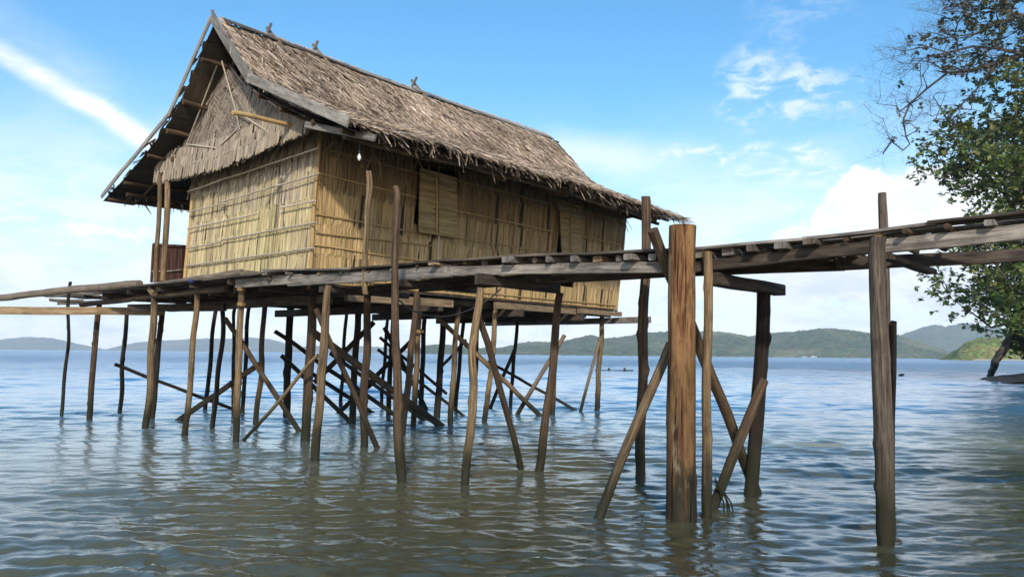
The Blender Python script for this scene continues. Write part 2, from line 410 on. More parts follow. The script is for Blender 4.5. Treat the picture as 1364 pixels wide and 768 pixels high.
gw=wall(GP,NG,W,rows_g,0,gable_col,(),.05,4).build('gable_wall',M['thatch'],house)
back_sheet(GP,NG,W,Z0,ZW+.1).build('wall_backing',M['backing'],gw)
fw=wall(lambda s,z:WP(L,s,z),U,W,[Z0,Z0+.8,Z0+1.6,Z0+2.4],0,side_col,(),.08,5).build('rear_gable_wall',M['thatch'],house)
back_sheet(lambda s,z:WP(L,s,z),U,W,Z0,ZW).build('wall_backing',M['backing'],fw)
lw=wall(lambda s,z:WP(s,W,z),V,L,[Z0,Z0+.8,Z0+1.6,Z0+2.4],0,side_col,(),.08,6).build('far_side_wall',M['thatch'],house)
back_sheet(lambda s,z:WP(s,W,z),V,L,Z0,ZW).build('wall_backing',M['backing'],lw)
# closing thatch above the walls at the far gable (up to the roof)
cl=MB(); rr=random.Random(15)
for k in range(700):
    o=rr.uniform(-2.0,2.0); z1=RZ-.25-abs(o)*1.02; z=rr.uniform(4.7,max(4.75,z1)); 
    if z>z1: continue
    cl.blade(HP(L-.12,RV+o,z+.3),-ZUP+V*rr.gauss(0,.1),U,rr.uniform(.4,.7),.09,tone((.25,.2,.14),.3,rr))
cl.quad([HP(L-.2,RV-2,ZW),HP(L-.2,RV+2,ZW),HP(L-.2,RV,RZ-.25)],None,(.1,.08,.05))
cl.build('rear_gable_panel',M['thatch'],house)
# drooping loose leaflets at the wall heads
dl=MB(); rr=random.Random(16)
for k in range(420):
    a=rr.uniform(.1,L-.1); z=ZW+rr.uniform(-.05,.3)
    if win[0]-.3<a<win[1]-.2 and rr.random()<.85: continue
    dl.blade(WP(a,0,z)+NS*rr.uniform(.03,.1),-ZUP+U*rr.gauss(-.25,.35)+NS*rr.uniform(0,.3),NS,rr.uniform(.25,.6),rr.uniform(.025,.055),tone((.24,.19,.115),.35,rr),curl=rr.uniform(0,.08),taper=.15)
for k in range(260):
    s=rr.uniform(.05,W); z=ZW-.1+rr.uniform(-.1,.3)
    dl.blade(WP(0,s,z)+NG*rr.uniform(.03,.1),-ZUP+V*rr.gauss(0,.3)+NG*rr.uniform(0,.25),NG,rr.uniform(.2,.5),rr.uniform(.025,.05),tone((.30,.245,.17),.35,rr),curl=rr.uniform(0,.06),taper=.15)
dl.build('loose_leaves',M['thatch'],house)
# battens: pixel lines of the photograph laid on the wall planes
def batten(par,plane,x0,y0,x1,y1,r=.016,mat='batten'):
    f=(lambda x,y:on_v(x,y,-.055)) if plane=='s' else (lambda x,y:on_a(x,y,-.06))
    part_tube('batten',[f(x0,y0),f((x0+x1)/2,(y0+y1)/2),f(x1,y1)],r,mat,par,wob=.006,n=6,step=.3)
for b in((249.5,331,295,321.5),(295,319.5,422,296),(247,354,418,330),(250,255,424,197),(249.5,282,300,271),(291,270,424,231),(250,305,343,284.5),(372,277,420,267)):
    batten(gw,'g',*b)
for b in((421,285,520,303),(516,302,556,309.5),(423,230,555,263),(439,200,559,231.5),(421,310,576,327.5),(418,326,573,349),(608,280.5,736,308),(608,240,736,272),(609,317,738,337),(777,282,832,295),(778,315,828,326)):
    batten(sw,'s',*b,mat='bamboo',r=.014)
for z in(Z0+.10,Z0+.02):
    part_tube('batten',[WP(a,-.055,z) for a in(.1,3,6,L-.05)],.016,'bamboo',sw,n=6,wob=.006)
for (a,v) in((0,0),(0,W),(L,0)):
    sa=-.05 if a==0 else .05; sv=-.03 if v==0 else .03
    part_tube('corner_pole',[WP(a,v,Z0-.1)+U*sa*.6+V*sv,WP(a,v,ZW+.25)+U*sa*.6+V*sv],.03,'bamboo',wob=.008)
# window shutter hung in front of its opening
def shutter(name,pxs,off,ribpx,vert):
    P=[on_v(x,y,off) for x,y in pxs]     # tl,tr,br,bl
    m=MB(); rr=random.Random(31); n=34
    for k in range(n):
        t=(k+.5)/n; p=lerp(P[0],P[3],t); q=lerp(P[1],P[2],t); d=q-p
        for lay in(0,1):
            t2=min(1,max(0,t+rr.uniform(-.01,.01))); p=lerp(P[0],P[3],t2); q=lerp(P[1],P[2],t2); x=lerp(.0,.52,lay)
            m.blade(lerp(p,q,x)+NS*rr.uniform(0,.015),(q-p)+ZUP*rr.gauss(0,.03)*np.linalg.norm(d),NS,np.linalg.norm(d)*.5,.06,tone((.33,.235,.11),.25,rr),taper=.9,fold=.12)
    m.quad([x-NS*.012 for x in P][::-1],None,(.15,.11,.06))
    o=m.build(name,M['thatch'],house)
    part_tube('shutter_strip',[on_v(*ribpx[0],off-.04),on_v(*ribpx[1],off-.04)],.016,'bamboo',o,n=6,wob=.003)
    part_tube('shutter_strip',[P[3]+NS*.03,P[2]+NS*.03],.02,'bamboo',o,n=6,wob=.003)
    part_tube('shutter_strip',[P[0]+NS*.03,P[1]+NS*.03],.02,'bamboo',o,n=6,wob=.003)
    return o
shutter('window_shutter',[(559,225),(607,238),(608,316),(557,308)],-.16,((582,230),(582,311)),True)
shutter('door_panel',[(744,268),(774,276),(774,338),(748,336)],-.12,((760,274),(760,337)),True)
part_tube('prop_stick',[on_v(584.5,313,-.14),on_v(583.5,352,-.14)],.02,'batten',n=6)
part_tube('window_lintel',[on_v(560,216,-.05),on_v(604,226,-.05)],.03,'brown',n=7)
part_tube('door_lintel',[on_v(742,257,-.05),on_v(766,266,-.05)],.03,'brown',n=7)
# gable panel: shaggy leaf apron in front of the gable wall
AP=lambda x,y,f: on_a(x,y,-.30+.16*f)
gcol=[(.28,.23,.18),(.22,.18,.145),(.34,.285,.225),(.16,.125,.1)]
Lb_=[(300,80),(285,116),(262,163),(238,202),(214,232)]; Rb_=[(302,80),(320,104),(345,122),(380,138),(414,152)]
bot=[(211,244),(250,237),(300,224),(340,207),(380,190),(413,176)]
def interp(tab,x,i,j):
    for k in range(len(tab)-1):
        if tab[k][i]<=x<=tab[k+1][i]:
            f=(x-tab[k][i])/(tab[k+1][i]-tab[k][i]+1e-9); return tab[k][j]*(1-f)+tab[k+1][j]*f
    return tab[0][j] if x<tab[0][i] else tab[-1][j]
gp=MB(); rr=random.Random(21)
gp.quad([AP(300,84,1),AP(216,236,.1),AP(212,240,.0),AP(300,221,0),AP(412,172,0),AP(411,154,.3),AP(345,124,.7)],None,(.10,.08,.06))
def apron(y0,y1,n,ang):
    k=0
    while k<n:
        x=rr.uniform(212,414); yb=interp(bot,x,0,1); yt=interp(Lb_[::-1],x,0,1) if x<300 else interp(Rb_,x,0,1)
        f=rr.random(); y=lerp(yt,yb-3,f); hh=(yb-y)/160
        p=AP(x,y,hh)+NG*rr.uniform(.005,.03)
        # leaflets fan: left flank leans right-down, centre vertical
        lean=-.50*sstep(.0,1.0,(300-x)/40) if x<300 else -.42*sstep(0,1,(x-310)/50)
        if abs(x-300-(y-80)*.1)<22 and y<190: lean=rr.choice((-.75,.75))
        d=-ZUP+V*(-lean*1.5+rr.gauss(0,.05))+NG*.02
        Lq=rr.uniform(.3,.6); 
        if y+Lq*80>yb+2: Lq=max(.1,(yb+2-y)/82)
        gp.blade(p,d,NG+V*rr.uniform(-.4,.4),Lq,rr.uniform(.02,.04),tone(rr.choice(gcol),.2,rr),taper=.4,curl=rr.uniform(.0,.012)); k+=1
apron(0,0,4200,0)
for row in(0,1,2):  # layered shingle bottom edge
    for k in range(260):
        x=rr.uniform(211,414); yb=interp(bot,x,0,1)-16*row*.8-rr.uniform(13,17)
        gp.blade(AP(x,yb,-.05-.05*(2-row)+.04)+NG*(.07-.02*row),-ZUP+V*rr.gauss(.12,.06)+NG*.04,NG,rr.uniform(.19,.235),rr.uniform(.04,.07),tone(mixc(rr.choice(gcol),(.40,.33,.235),.4),.2,rr),taper=.5)
gpo=gp.build('gable_panel',M['thatch'],house)
for (x0,y0,x1,y1) in((299,84,257,192),(303,84,322,150),(322,150,327,175),(256,194,296,199),(297,199,330,168),(215,232,300,208),(300,208,400,169),(322,150,372,182),(345,122,377,145),(246,196,222,232)):
    part_tube('panel_strip',[AP(x0,y0,.3)+NG*.11,AP(x1,y1,.3)+NG*.11],.014,'batten',gpo,n=6,wob=.004)
# plates and poles
part_tube('bamboo_pole',[on_v(310,150,.06),on_v(425,174,.06),HP(1.4,.06,5.06)],.038,'bamboo',wob=.01)
part_tube('wall_plate',[WP(-.15,.0,5.08),WP(3,0,5.07),WP(6,0,5.03),WP(L+.15,0,5.0)],.055,'brown')
part_tube('wall_plate',[WP(-.5,W,5.08),WP(L+.15,W,5.0)],.055,'brown')
part_tube('wall_plate',[WP(.02,-.9,5.0),WP(.02,W+1.2,5.0)],.06,'grey')
part_tube('wall_plate',[WP(L-.1,-1.0,4.85),WP(L-.1,W+.9,4.9)],.055,'dark')
part_tube('eave_pole',[roofpt(1,a,.90,-.17)[0]-ZUP*(.03) for a in(-.35,2,4,6,8.7)],.05,'golden',wob=.02)
part_tube('eave_pole',[roofpt(-1,a,.90,-.18)[0] for a in(-.5,4,8.7)],.05,'brown')
for a in(1.2,3.1,5.0,7.0,8.6): part_beam('outrigger',WP(a,.1,5.0),roofpt(1,a,.93,-.26)[0],.06,.07,'brown')
# ---------------------------------------------------------------- floor frame
for a in(.15,2.6,4.9,7.05,8.95):
    v0=-.35 if a<8 else -.95; v1=W+.3 if a>3 else W+.9
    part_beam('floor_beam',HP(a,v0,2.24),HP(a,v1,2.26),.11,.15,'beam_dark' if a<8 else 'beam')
part_beam('floor_beam',HP(.5,-.30,2.30),HP(2.9,-.32,2.31),.08,.14,'beam_warm')
part_beam('floor_beam',HP(4.3,-.14,2.37),HP(7.0,-.16,2.37),.07,.13,'beam_warm')
part_beam('floor_beam',HP(7.1,-.18,2.39),HP(8.9,-.16,2.39),.07,.11,'beam_warm')
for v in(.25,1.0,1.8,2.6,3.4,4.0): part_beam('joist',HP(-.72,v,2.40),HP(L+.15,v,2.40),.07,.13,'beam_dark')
fl=MB(); rr=random.Random(3)
for k in range(34):
    v=-.02+k*.124; fl.beam(HP(-.02+rr.uniform(-.02,.02),v,2.482),HP(L,v,2.482),.11,.025,nseg=4,jit=.002,bev=.004)
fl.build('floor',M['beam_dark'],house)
# porch and left landing
pd=MB(); rr=random.Random(4)
for k in range(10):
    a=-.95+k*.103; v0=-.9+rr.uniform(0,.5); v1=5.1+rr.uniform(0,1.4)
    zz=2.56+rr.uniform(0,.02)
    for (va,vb) in((v0,v0+2.3),(v0+2.32,v0+4.4),(v0+4.42,v1)): pd.beam(HP(a,va,zz+rr.uniform(0,.012)),HP(a,vb,zz+rr.uniform(-.02,.012)),.094,.03,nseg=5,bev=.004)
pdo=pd.build('porch_deck',M['board'],house)
part_tube('porch_pole',[on_a(x,y,-.80) for x,y in((136,386),(206,380),(262,372),(322,362))],[.045,.05,.055,.05],'grey')
part_tube('porch_joist',[HP(-.75,1.2,2.42),HP(-.7,7.2,2.36)],.05,'brown')
for v in(-.3,.8,2.0,3.2,4.4,5.5,6.4): part_beam('joist',HP(-.95,v,2.49),HP(1.2 if v>4.1 else .1,v,2.49),.06,.08,'beam_dark')
part_beam('porch_beam',on_a(172,410,-.62),on_a(300,409,.1),.09,.14,'beam_dark')
for k in range(9):
    a=.22+k*.12; part_v=W+.1
    pdx=part_beam('landing_board',HP(a,W+.05,2.54+rr.uniform(0,.03)),HP(a-.05,6.3+rr.uniform(-.2,.9),2.52+rr.uniform(0,.03)),.10,.03,'board')
for (x0,y0,x1,y1,a) in((59,393,130,396,-.35),(70,393,150,389,-.5),(67,399,110,401,-.1),(78,404,165,401,.2),(120,391,200,383,-.6),(115,384,188,377,-.7)):
    part_tube('landing_stick',[on_a(x0,y0,a),on_a(x1,y1,a)],.04,R.choice(('grey','brown')))
part_beam('end_block',on_a(117,391,-.75),on_a(128,391,-.75),.12,.12,'beam')
part_beam('end_block',on_a(200,384,-.86),on_a(206,391,-.86),.1,.1,'beam_warm')
# porch railing panel and its two posts
rp0=on_a(206,372,.35); rp=[on_a(207,325,.35),on_a(248,328,.35),on_a(248,372,.35),on_a(204,376,.35)]
m=MB(); rr=random.Random(9)
for k in range(26):
    t=(k+.5)/26; p=lerp(rp[0],rp[1],t); q=lerp(rp[3],rp[2],t); m.blade(p+NG*rr.uniform(0,.01),q-p,NG,np.linalg.norm(q-p),.04,tone((.115,.05,.032),.3,rr),taper=1,fold=.1)
m.quad([x+U*.015 for x in rp],None,(.06,.03,.02)); rpo=m.build('railing_panel',M['thatch'],house)
part_tube('rail',[rp[0]+NG*.03,rp[1]+NG*.03],.028,'railwood',rpo); part_tube('rail',[lerp(rp[0],rp[3],.72)+NG*.03,lerp(rp[1],rp[2],.72)+NG*.03],.022,'grey',rpo)
part_tube('rail',[rp[0]+NG*.03-V*-.02,rp[3]+NG*.03-V*-.02],.03,'railwood',rpo)
for x0,y0,x1,y1,w in((213,246,207,375,.045),(223,246,217,374,.055)):
    a=-.35; part_tube('porch_post',[on_a(x0,y0-14,a),on_a((x0+x1)/2+1,(y0+y1)/2,a),on_a(x1,y1,a)],w,'golden')
# ---------------------------------------------------------------- posts and braces
def post(pxs,wpx,mat,par,dY=0.,name='stilt',rough=.07,Y=None,dive=.9,wob=.02,label=None):
    b=on_z(*pxs[-1]) if Y is None else at_y(*pxs[-1],Y); Yb=b[1]
    n=len(pxs); pts=[at_y(x,y,Yb+dY*(1-i/(n-1))) for i,(x,y) in enumerate(pxs[:-1])]+[b]
    ws=wpx if hasattr(wpx,'__len__') else [wpx*.92]+[wpx]*(n-1)
    r=[w*Yb/F/2 for w in ws]
    if Y is None:
        d=b-pts[-2]; d/=np.linalg.norm(d); pts.append(b+d*dive/abs(d[2])); r.append(r[-1])
    o=MB().tube(pts,r,rough=rough,wob=wob,n=20 if r[0]>.08 else 11,step=.05 if r[0]>.045 else .08,knots=.35 if r[0]<.1 else .12).build(name,M[mat],par)
    if label: o['label']=label
    return o
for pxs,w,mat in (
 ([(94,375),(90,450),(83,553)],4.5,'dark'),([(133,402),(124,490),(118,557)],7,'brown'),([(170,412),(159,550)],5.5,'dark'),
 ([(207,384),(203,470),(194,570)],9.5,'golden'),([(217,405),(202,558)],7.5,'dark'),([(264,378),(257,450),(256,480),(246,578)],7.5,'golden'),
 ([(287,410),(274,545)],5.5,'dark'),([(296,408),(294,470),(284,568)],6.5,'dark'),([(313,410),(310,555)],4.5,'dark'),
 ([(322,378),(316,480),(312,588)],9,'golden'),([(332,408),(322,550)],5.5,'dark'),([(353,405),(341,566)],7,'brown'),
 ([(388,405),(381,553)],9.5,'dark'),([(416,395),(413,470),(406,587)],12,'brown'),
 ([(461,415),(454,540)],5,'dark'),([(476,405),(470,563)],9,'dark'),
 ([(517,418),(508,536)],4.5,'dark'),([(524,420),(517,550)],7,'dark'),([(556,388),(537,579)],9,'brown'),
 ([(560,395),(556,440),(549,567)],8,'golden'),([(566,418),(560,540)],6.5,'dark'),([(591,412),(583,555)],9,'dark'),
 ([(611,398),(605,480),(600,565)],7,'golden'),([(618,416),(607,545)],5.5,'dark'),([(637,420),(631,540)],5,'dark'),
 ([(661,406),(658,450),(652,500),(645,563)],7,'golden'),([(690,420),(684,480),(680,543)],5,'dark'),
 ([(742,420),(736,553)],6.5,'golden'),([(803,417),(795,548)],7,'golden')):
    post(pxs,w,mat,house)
def brace(pts,wpx,mat,par=house,square=False,label=None):
    P=[at_y(*p) for p in pts]; Ym=sum(p[2] for p in pts)/len(pts)
    d=P[-1]-P[-2]; d/=np.linalg.norm(d)
    if P[-1][2]<.35: P[-1]=P[-1]+d*max(.15,(P[-1][2]+.35)/max(.2,-d[2]))
    w=wpx*Ym/F
    if square: o=MB().beam(P[0],P[-1],w*.45,w*.8,up=ZUP).build('brace',M[mat],par)
    else: o=MB().tube(P,w/2,wob=.015).build('brace',M[mat],par)
    return o
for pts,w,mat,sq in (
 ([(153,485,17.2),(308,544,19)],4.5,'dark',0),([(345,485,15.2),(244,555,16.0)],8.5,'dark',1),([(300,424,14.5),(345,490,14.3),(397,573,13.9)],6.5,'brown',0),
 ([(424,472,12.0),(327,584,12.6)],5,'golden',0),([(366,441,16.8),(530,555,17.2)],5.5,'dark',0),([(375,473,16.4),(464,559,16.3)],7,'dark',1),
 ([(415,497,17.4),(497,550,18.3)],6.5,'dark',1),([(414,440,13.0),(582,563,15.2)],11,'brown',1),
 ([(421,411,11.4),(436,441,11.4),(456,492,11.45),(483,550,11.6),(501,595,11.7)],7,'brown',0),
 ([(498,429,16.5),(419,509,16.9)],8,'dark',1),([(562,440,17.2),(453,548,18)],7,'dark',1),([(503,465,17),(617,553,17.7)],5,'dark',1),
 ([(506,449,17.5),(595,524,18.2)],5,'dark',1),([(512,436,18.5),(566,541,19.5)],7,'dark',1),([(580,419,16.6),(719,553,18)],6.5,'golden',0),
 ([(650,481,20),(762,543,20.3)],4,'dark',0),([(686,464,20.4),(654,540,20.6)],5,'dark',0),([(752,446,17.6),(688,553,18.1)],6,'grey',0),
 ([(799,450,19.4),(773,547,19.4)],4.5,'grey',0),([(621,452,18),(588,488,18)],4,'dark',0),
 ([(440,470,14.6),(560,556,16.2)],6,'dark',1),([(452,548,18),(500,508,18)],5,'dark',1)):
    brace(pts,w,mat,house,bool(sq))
def plain(o,label,cat,group=None): return tag(o,label,cat,group)

# ================================================================== THE WALKWAY
walk=empty('walkway',on_z(909,690),'raised plank walkway on rough posts leading to the house','walkway')
# front face of the deck edge: distance in front of the house plane along the walk
AF=[(318,-.86),(400,-.90),(530,-.97),(640,-.94),(740,-.90),(890,-.84),(935,-.80),(1060,-.72),(1180,-.62),(1300,-.54),(1364,-.49),(1500,-.40)]
def af(x): return interp(AF,x,0,1)
def Wf(x,y,da=0.): return on_a(x,y,af(x)+da)
def stringer(x0,yt0,yb0,x1,yt1,yb1,mat,th=.055,da=0.):
    p=(Wf(x0,yt0,da)+Wf(x0,yb0,da))/2; q=(Wf(x1,yt1,da)+Wf(x1,yb1,da))/2
    h=(np.linalg.norm(Wf(x0,yt0)-Wf(x0,yb0))+np.linalg.norm(Wf(x1,yt1)-Wf(x1,yb1)))/2
    d=q-p; hz=U*th/2
    return part_beam('stringer',p+hz,q+hz,th,h,mat,walk)
S_=[(313,371,383,402,365,378,'beam',0),(383,367,382,600,353.5,368,'beam',-.0),(590,355,367,752,351,364.5,'beam',.0),(740,350.5,364.5,905,347,363,'beam',0.),
    (925,346.5,362.5,1176,320,336,'beam_dark',0),(1168,319,337,1500,283,306,'beam',0)]
for k,(x0,a,b,x1,c,d,mt,da) in enumerate(S_): stringer(x0,a,b,x1,c,d,mt,da=(.003 if k%2 else 0))
# rear stringers: same heights, on the far side
def zf(x,y): return Wf(x,y)[2]
def rear(x0,y0,x1,y1,hh,mat='beam_dark',z0=None,z1=None):
    p=on_z(x0,y0,z0); q=on_z(x1,y1,z1)
    return part_beam('stringer',p+ZUP*hh/2,q+ZUP*hh/2,.06,hh,mat,walk)
rear(430,395,655,377,.12,z0=zf(420,380)+.0,z1=zf(640,366))
rear(560,388.5,890,368,.13,z0=zf(560,370)-.005,z1=zf(890,363))
rear(860,371,1125,360.5,.13,z0=zf(860,363.5),z1=zf(1105,345))
rear(1112,360.5,1470,344,.12,z0=zf(1100,346)+.004,z1=zf(1470,306))
# deck: crosspieces then long boards
TOP=[(318,357),(400,361),(458,358.5),(500,356),(560,349.5),(600,346),(640,341),(740,338),(800,337),(890,334),(935,329.5),(1060,318.5),(1100,314),(1160,306.5),(1230,298.5),(1364,283),(1500,268)]
def deckz(x): return Wf(x,interp(TOP,x,0,1))[2]
def at_s(x,a_off,z):   # point on deck at pixel column of the front edge, moved in by a_off
    p=Wf(x,interp(TOP,x,0,1)); return np.array([*(p+U*a_off)[:2],z])
rr=random.Random(77)
def zs(x): # top of stringer
    y=interp([(313,371),(400,366),(600,353.5),(740,350.5),(890,347.5),(935,345),(1060,331.5),(1180,318),(1364,297),(1500,283)],x,0,1); return Wf(x,y)[2]
xs=[335,362,390,425,455,490,522,556,583,620,645,684,712,735,770,795,824,845,872,905,935,970,1005,1045,1085,1128,1170,1210,1265,1320,1375,1430]
for x in xs:
    zt=deckz(x)-.028; zb=zs(x)+.006; h=max(.03,min(.085,zt-zb)); out=rr.uniform(-.02,.13)
    w=rr.uniform(.05,.12)
    p=at_s(x,-out,zt-h/2); q=at_s(x,1.25+rr.uniform(-.08,.1),zt-h/2+rr.uniform(-.01,.01))
    if rr.random()<.4: MB().tube([p,q],h/2*1.0,n=8).build('crosspiece',M[rr.choice(('brown','grey'))],walk)
    else: MB().beam(p,q,w,h).build('crosspiece',M[rr.choice(('beam','beam_warm','board','beam'))],walk)
runs=[(352,470),(462,605),(598,748),(742,905),(898,1078),(1070,1246),(1236,1500)]
for j in range(8):
    for (x0,x1) in runs:
        if j in(3,6) and x0>=900 and x0<1230: continue
        if j>0: x0=x0+rr.uniform(-12,12); x1=x1+rr.uniform(-12,12)
        x0=max(335,x0); off=.0+j*.152+rr.uniform(-.012,.012)
        dz=.012 if x0>1230 else 0
        P=[at_s(x,off,deckz(x)-.013+dz+(rr.uniform(-.004,.012) if j else .004)) for x in(x0,x1)]
        MB().beam(P[0],P[1],rr.uniform(.115,.142),.026,nseg=7,jit=.009,bev=.004).build('deck_board',M[rr.choice(('board','board','beam_dark','beam'))],walk)
# the walk goes on toward the land, past the edge of the photograph
e0=at_s(1500,0,deckz(1500)); vE=lv(e0); aE=la(e0); zE=e0[2]
for k,(aa,zz) in enumerate(((.03,-.11),(1.2,-.11))):
    MB().beam(HP(aE+aa,vE+.25,zE+zz),HP(aE+aa+.5,vE-5.5,zE+zz+.1),.055,.13).build('stringer',M['beam'],walk)
for k in range(11): MB().beam(HP(aE-.1+k*.043,vE-.1-k*.5,zE-.03+k*.009),HP(aE+1.3+k*.043,vE-.1-k*.5,zE-.03+k*.009),.08,.05).build('crosspiece',M['board'],walk)
for j in range(8): MB().beam(HP(aE+j*.152,vE+.02,zE+.01),HP(aE+j*.152+.48,vE-5.6,zE+.11),.13,.026,nseg=7,jit=.009,bev=.004).build('deck_board',M['board'],walk)
for v_ in(-2.4,-5.0):
    for aa in(-.06,1.3): MB().tube([HP(aE+aa+.2,vE+v_,zE+.2),HP(aE+aa+.25,vE+v_,-1)],[.06,.07]).build('post',M['brown'],walk)
# cross beams on the post pairs
def xbeam(p,q,w,h,mat): part_beam('crossbeam',p,q,w,h,mat,walk)
def cbeam(x,y0,y1,back,a_over,mat,w=.13):
    p=Wf(x,y0,-.02); p2=Wf(x,y1,-.02); h=abs(p[2]-p2[2]); c=(p+p2)/2
    xbeam(c-U*a_over,c+U*back,w,h,mat)
cbeam(650,366,380.5,1.28,.16,'beam_dark',.10); cbeam(948,362.5,379,1.58,.02,'beam_dark'); cbeam(1180,337,345,1.5,.0,'beam_dark',.1); cbeam(432,381,389,1.5,.05,'beam_dark',.1); cbeam(533,372.5,381,1.4,.02,'beam_dark',.09)
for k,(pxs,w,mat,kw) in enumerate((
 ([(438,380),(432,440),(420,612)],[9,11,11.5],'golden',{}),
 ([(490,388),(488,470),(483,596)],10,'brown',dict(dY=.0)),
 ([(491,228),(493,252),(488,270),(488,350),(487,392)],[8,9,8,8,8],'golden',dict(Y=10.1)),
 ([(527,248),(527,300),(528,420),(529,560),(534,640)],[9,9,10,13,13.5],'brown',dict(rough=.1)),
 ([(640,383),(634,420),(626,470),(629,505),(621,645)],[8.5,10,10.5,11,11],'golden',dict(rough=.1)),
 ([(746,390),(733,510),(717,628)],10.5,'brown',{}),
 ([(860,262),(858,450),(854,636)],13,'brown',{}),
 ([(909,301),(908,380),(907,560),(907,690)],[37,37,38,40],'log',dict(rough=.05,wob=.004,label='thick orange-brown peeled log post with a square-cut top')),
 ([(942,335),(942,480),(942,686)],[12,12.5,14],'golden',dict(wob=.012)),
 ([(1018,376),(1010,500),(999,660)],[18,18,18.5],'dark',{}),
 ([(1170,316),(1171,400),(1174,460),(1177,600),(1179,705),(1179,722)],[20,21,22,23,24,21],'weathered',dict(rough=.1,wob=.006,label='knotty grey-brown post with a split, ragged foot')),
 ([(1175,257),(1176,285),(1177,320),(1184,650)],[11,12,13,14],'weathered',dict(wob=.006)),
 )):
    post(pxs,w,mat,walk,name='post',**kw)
# the broken branch stub on the thick log
lg=[o for o in walk.children if 'peeled log' in str(o.get('label',''))][0]
c=at_y(893,562,6.94); MB().tube([c+np.array([.05,.05,.02]),c+np.array([-.012,-.02,.0]),c+np.array([-.03,-.045,-.02])],[.05,.034,.02],n=10,rough=.2,wob=0,step=.03).build('branch_stub',M['log'],lg,org=house['org'] if False else walk['org'])
MB().tube([c+np.array([.03,-.03,-.02]),c+np.array([.012,-.045,-.12]),c+np.array([.02,-.03,-.26])],[.02,.026,.008],n=8,rough=.3,wob=.004,step=.03).build('dark_scar',M['dark'],lg,org=walk['org'])
# square-cut tail beside the knotty post
P=[at_y(1189,430,7.0),at_y(1186,520,7.0),on_z(1184,648)]
MB().beam(P[0],P[2]-ZUP*.6,.05,.075,up=U).build('post',M['dark'],walk)
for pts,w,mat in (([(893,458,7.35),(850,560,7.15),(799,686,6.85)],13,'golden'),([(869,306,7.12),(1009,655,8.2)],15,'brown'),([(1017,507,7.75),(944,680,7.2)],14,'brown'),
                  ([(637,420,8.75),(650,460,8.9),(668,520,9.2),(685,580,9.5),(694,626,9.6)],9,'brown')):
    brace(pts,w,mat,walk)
# knots on the knotty post and lashings of twine: small collars
for x,y,Y,r,mat in((321,385,12.2,.065,'twine'),(321,405,12.2,.065,'twine'),(558,441,15.1,.09,'twine'),(257,374,12.95,.075,'rope')):
    c=at_y(x,y,Y); m=MB()
    for k in range(4):
        ring=[c+np.array([math.cos(t)*r,math.sin(t)*r,.012*k-.02+.006*math.sin(3*t)]) for t in np.linspace(0,6.28,13)]
        m.tube(ring,.008,n=5,wob=.003,cap=False,step=.2)
    m.build('lashing',M[mat],house)
# ================================================================== loose things on and under the house
p=MB().tube([at_y(186,378,14.3),at_y(90,386,15.9),at_y(-40,401,17.9)],.075,rough=.05).build('long_pole',M['grey'],None,org=at_y(186,378,14.3)); plain(p,'long grey timber lying on the landing and reaching past the left edge','timber')
p0=at_y(218,415,15.95); p=MB().beam(p0,at_y(-60,412.5,15.2),.05,.155).build('long_plank',M['beam_warm'],None,org=p0); plain(p,'long flat brown plank running out level below the landing, left of the house','plank')
c=on_v(478.5,209,-1.6); lb=empty('light_bulb',c,'small white bulb hanging on a wire under the eave','light bulb')
m=MB(); rows=[];uvr=[]
for k in range(9):
    t=k/8; r=.001+.027*math.sin(math.pi*min(1,t**.8))*(1 if t<.75 else .85); row=[c+np.array([math.cos(a)*r,math.sin(a)*r,-.06+.12*t]) for a in np.linspace(0,2*math.pi,13)]
    rows.append(row); uvr.append([(0,0)]*13)
m.grid(rows,uvr); m.build('bulb',M['bulb'],lb)
m=MB().tube([c+ZUP*.05,c+ZUP*.10],.016,n=8,rough=0,wob=0); m.build('bulb_socket',M['cable'],lb)
m=MB().tube([c+ZUP*.09,on_v(479,186,-1.6)],.006,n=5,rough=0,wob=.004); m.build('wire',M['cable'],lb)
pts=[(527,396,10.2),(545,412,11),(575,422.5,12),(610,420,12.6),(640,410,12.8),(668,384,12.6)]
m=MB().tube([at_y(*p) for p in pts],.011,n=5,rough=0,wob=.01); o=m.build('cable',M['cable'],None,org=at_y(*pts[0])); plain(o,'thin dark cable drooping beneath the house floor','cable')
m=MB(); c=on_z(957,681)
for k in range(4):
    m.tube([c+np.array([-.03,.0,.3-.03*k]),c+np.array([.02+.02*k,-.02,.22]),c+np.array([.07+.015*k,-.03,.12]),c+np.array([.05+.03*k,-.02,-.05])],.008,n=5,wob=.01)
o=m.build('seaweed',M['dark'],None,org=c); plain(o,'dark tangle of weed caught on the brace beside the thick log post','weed')

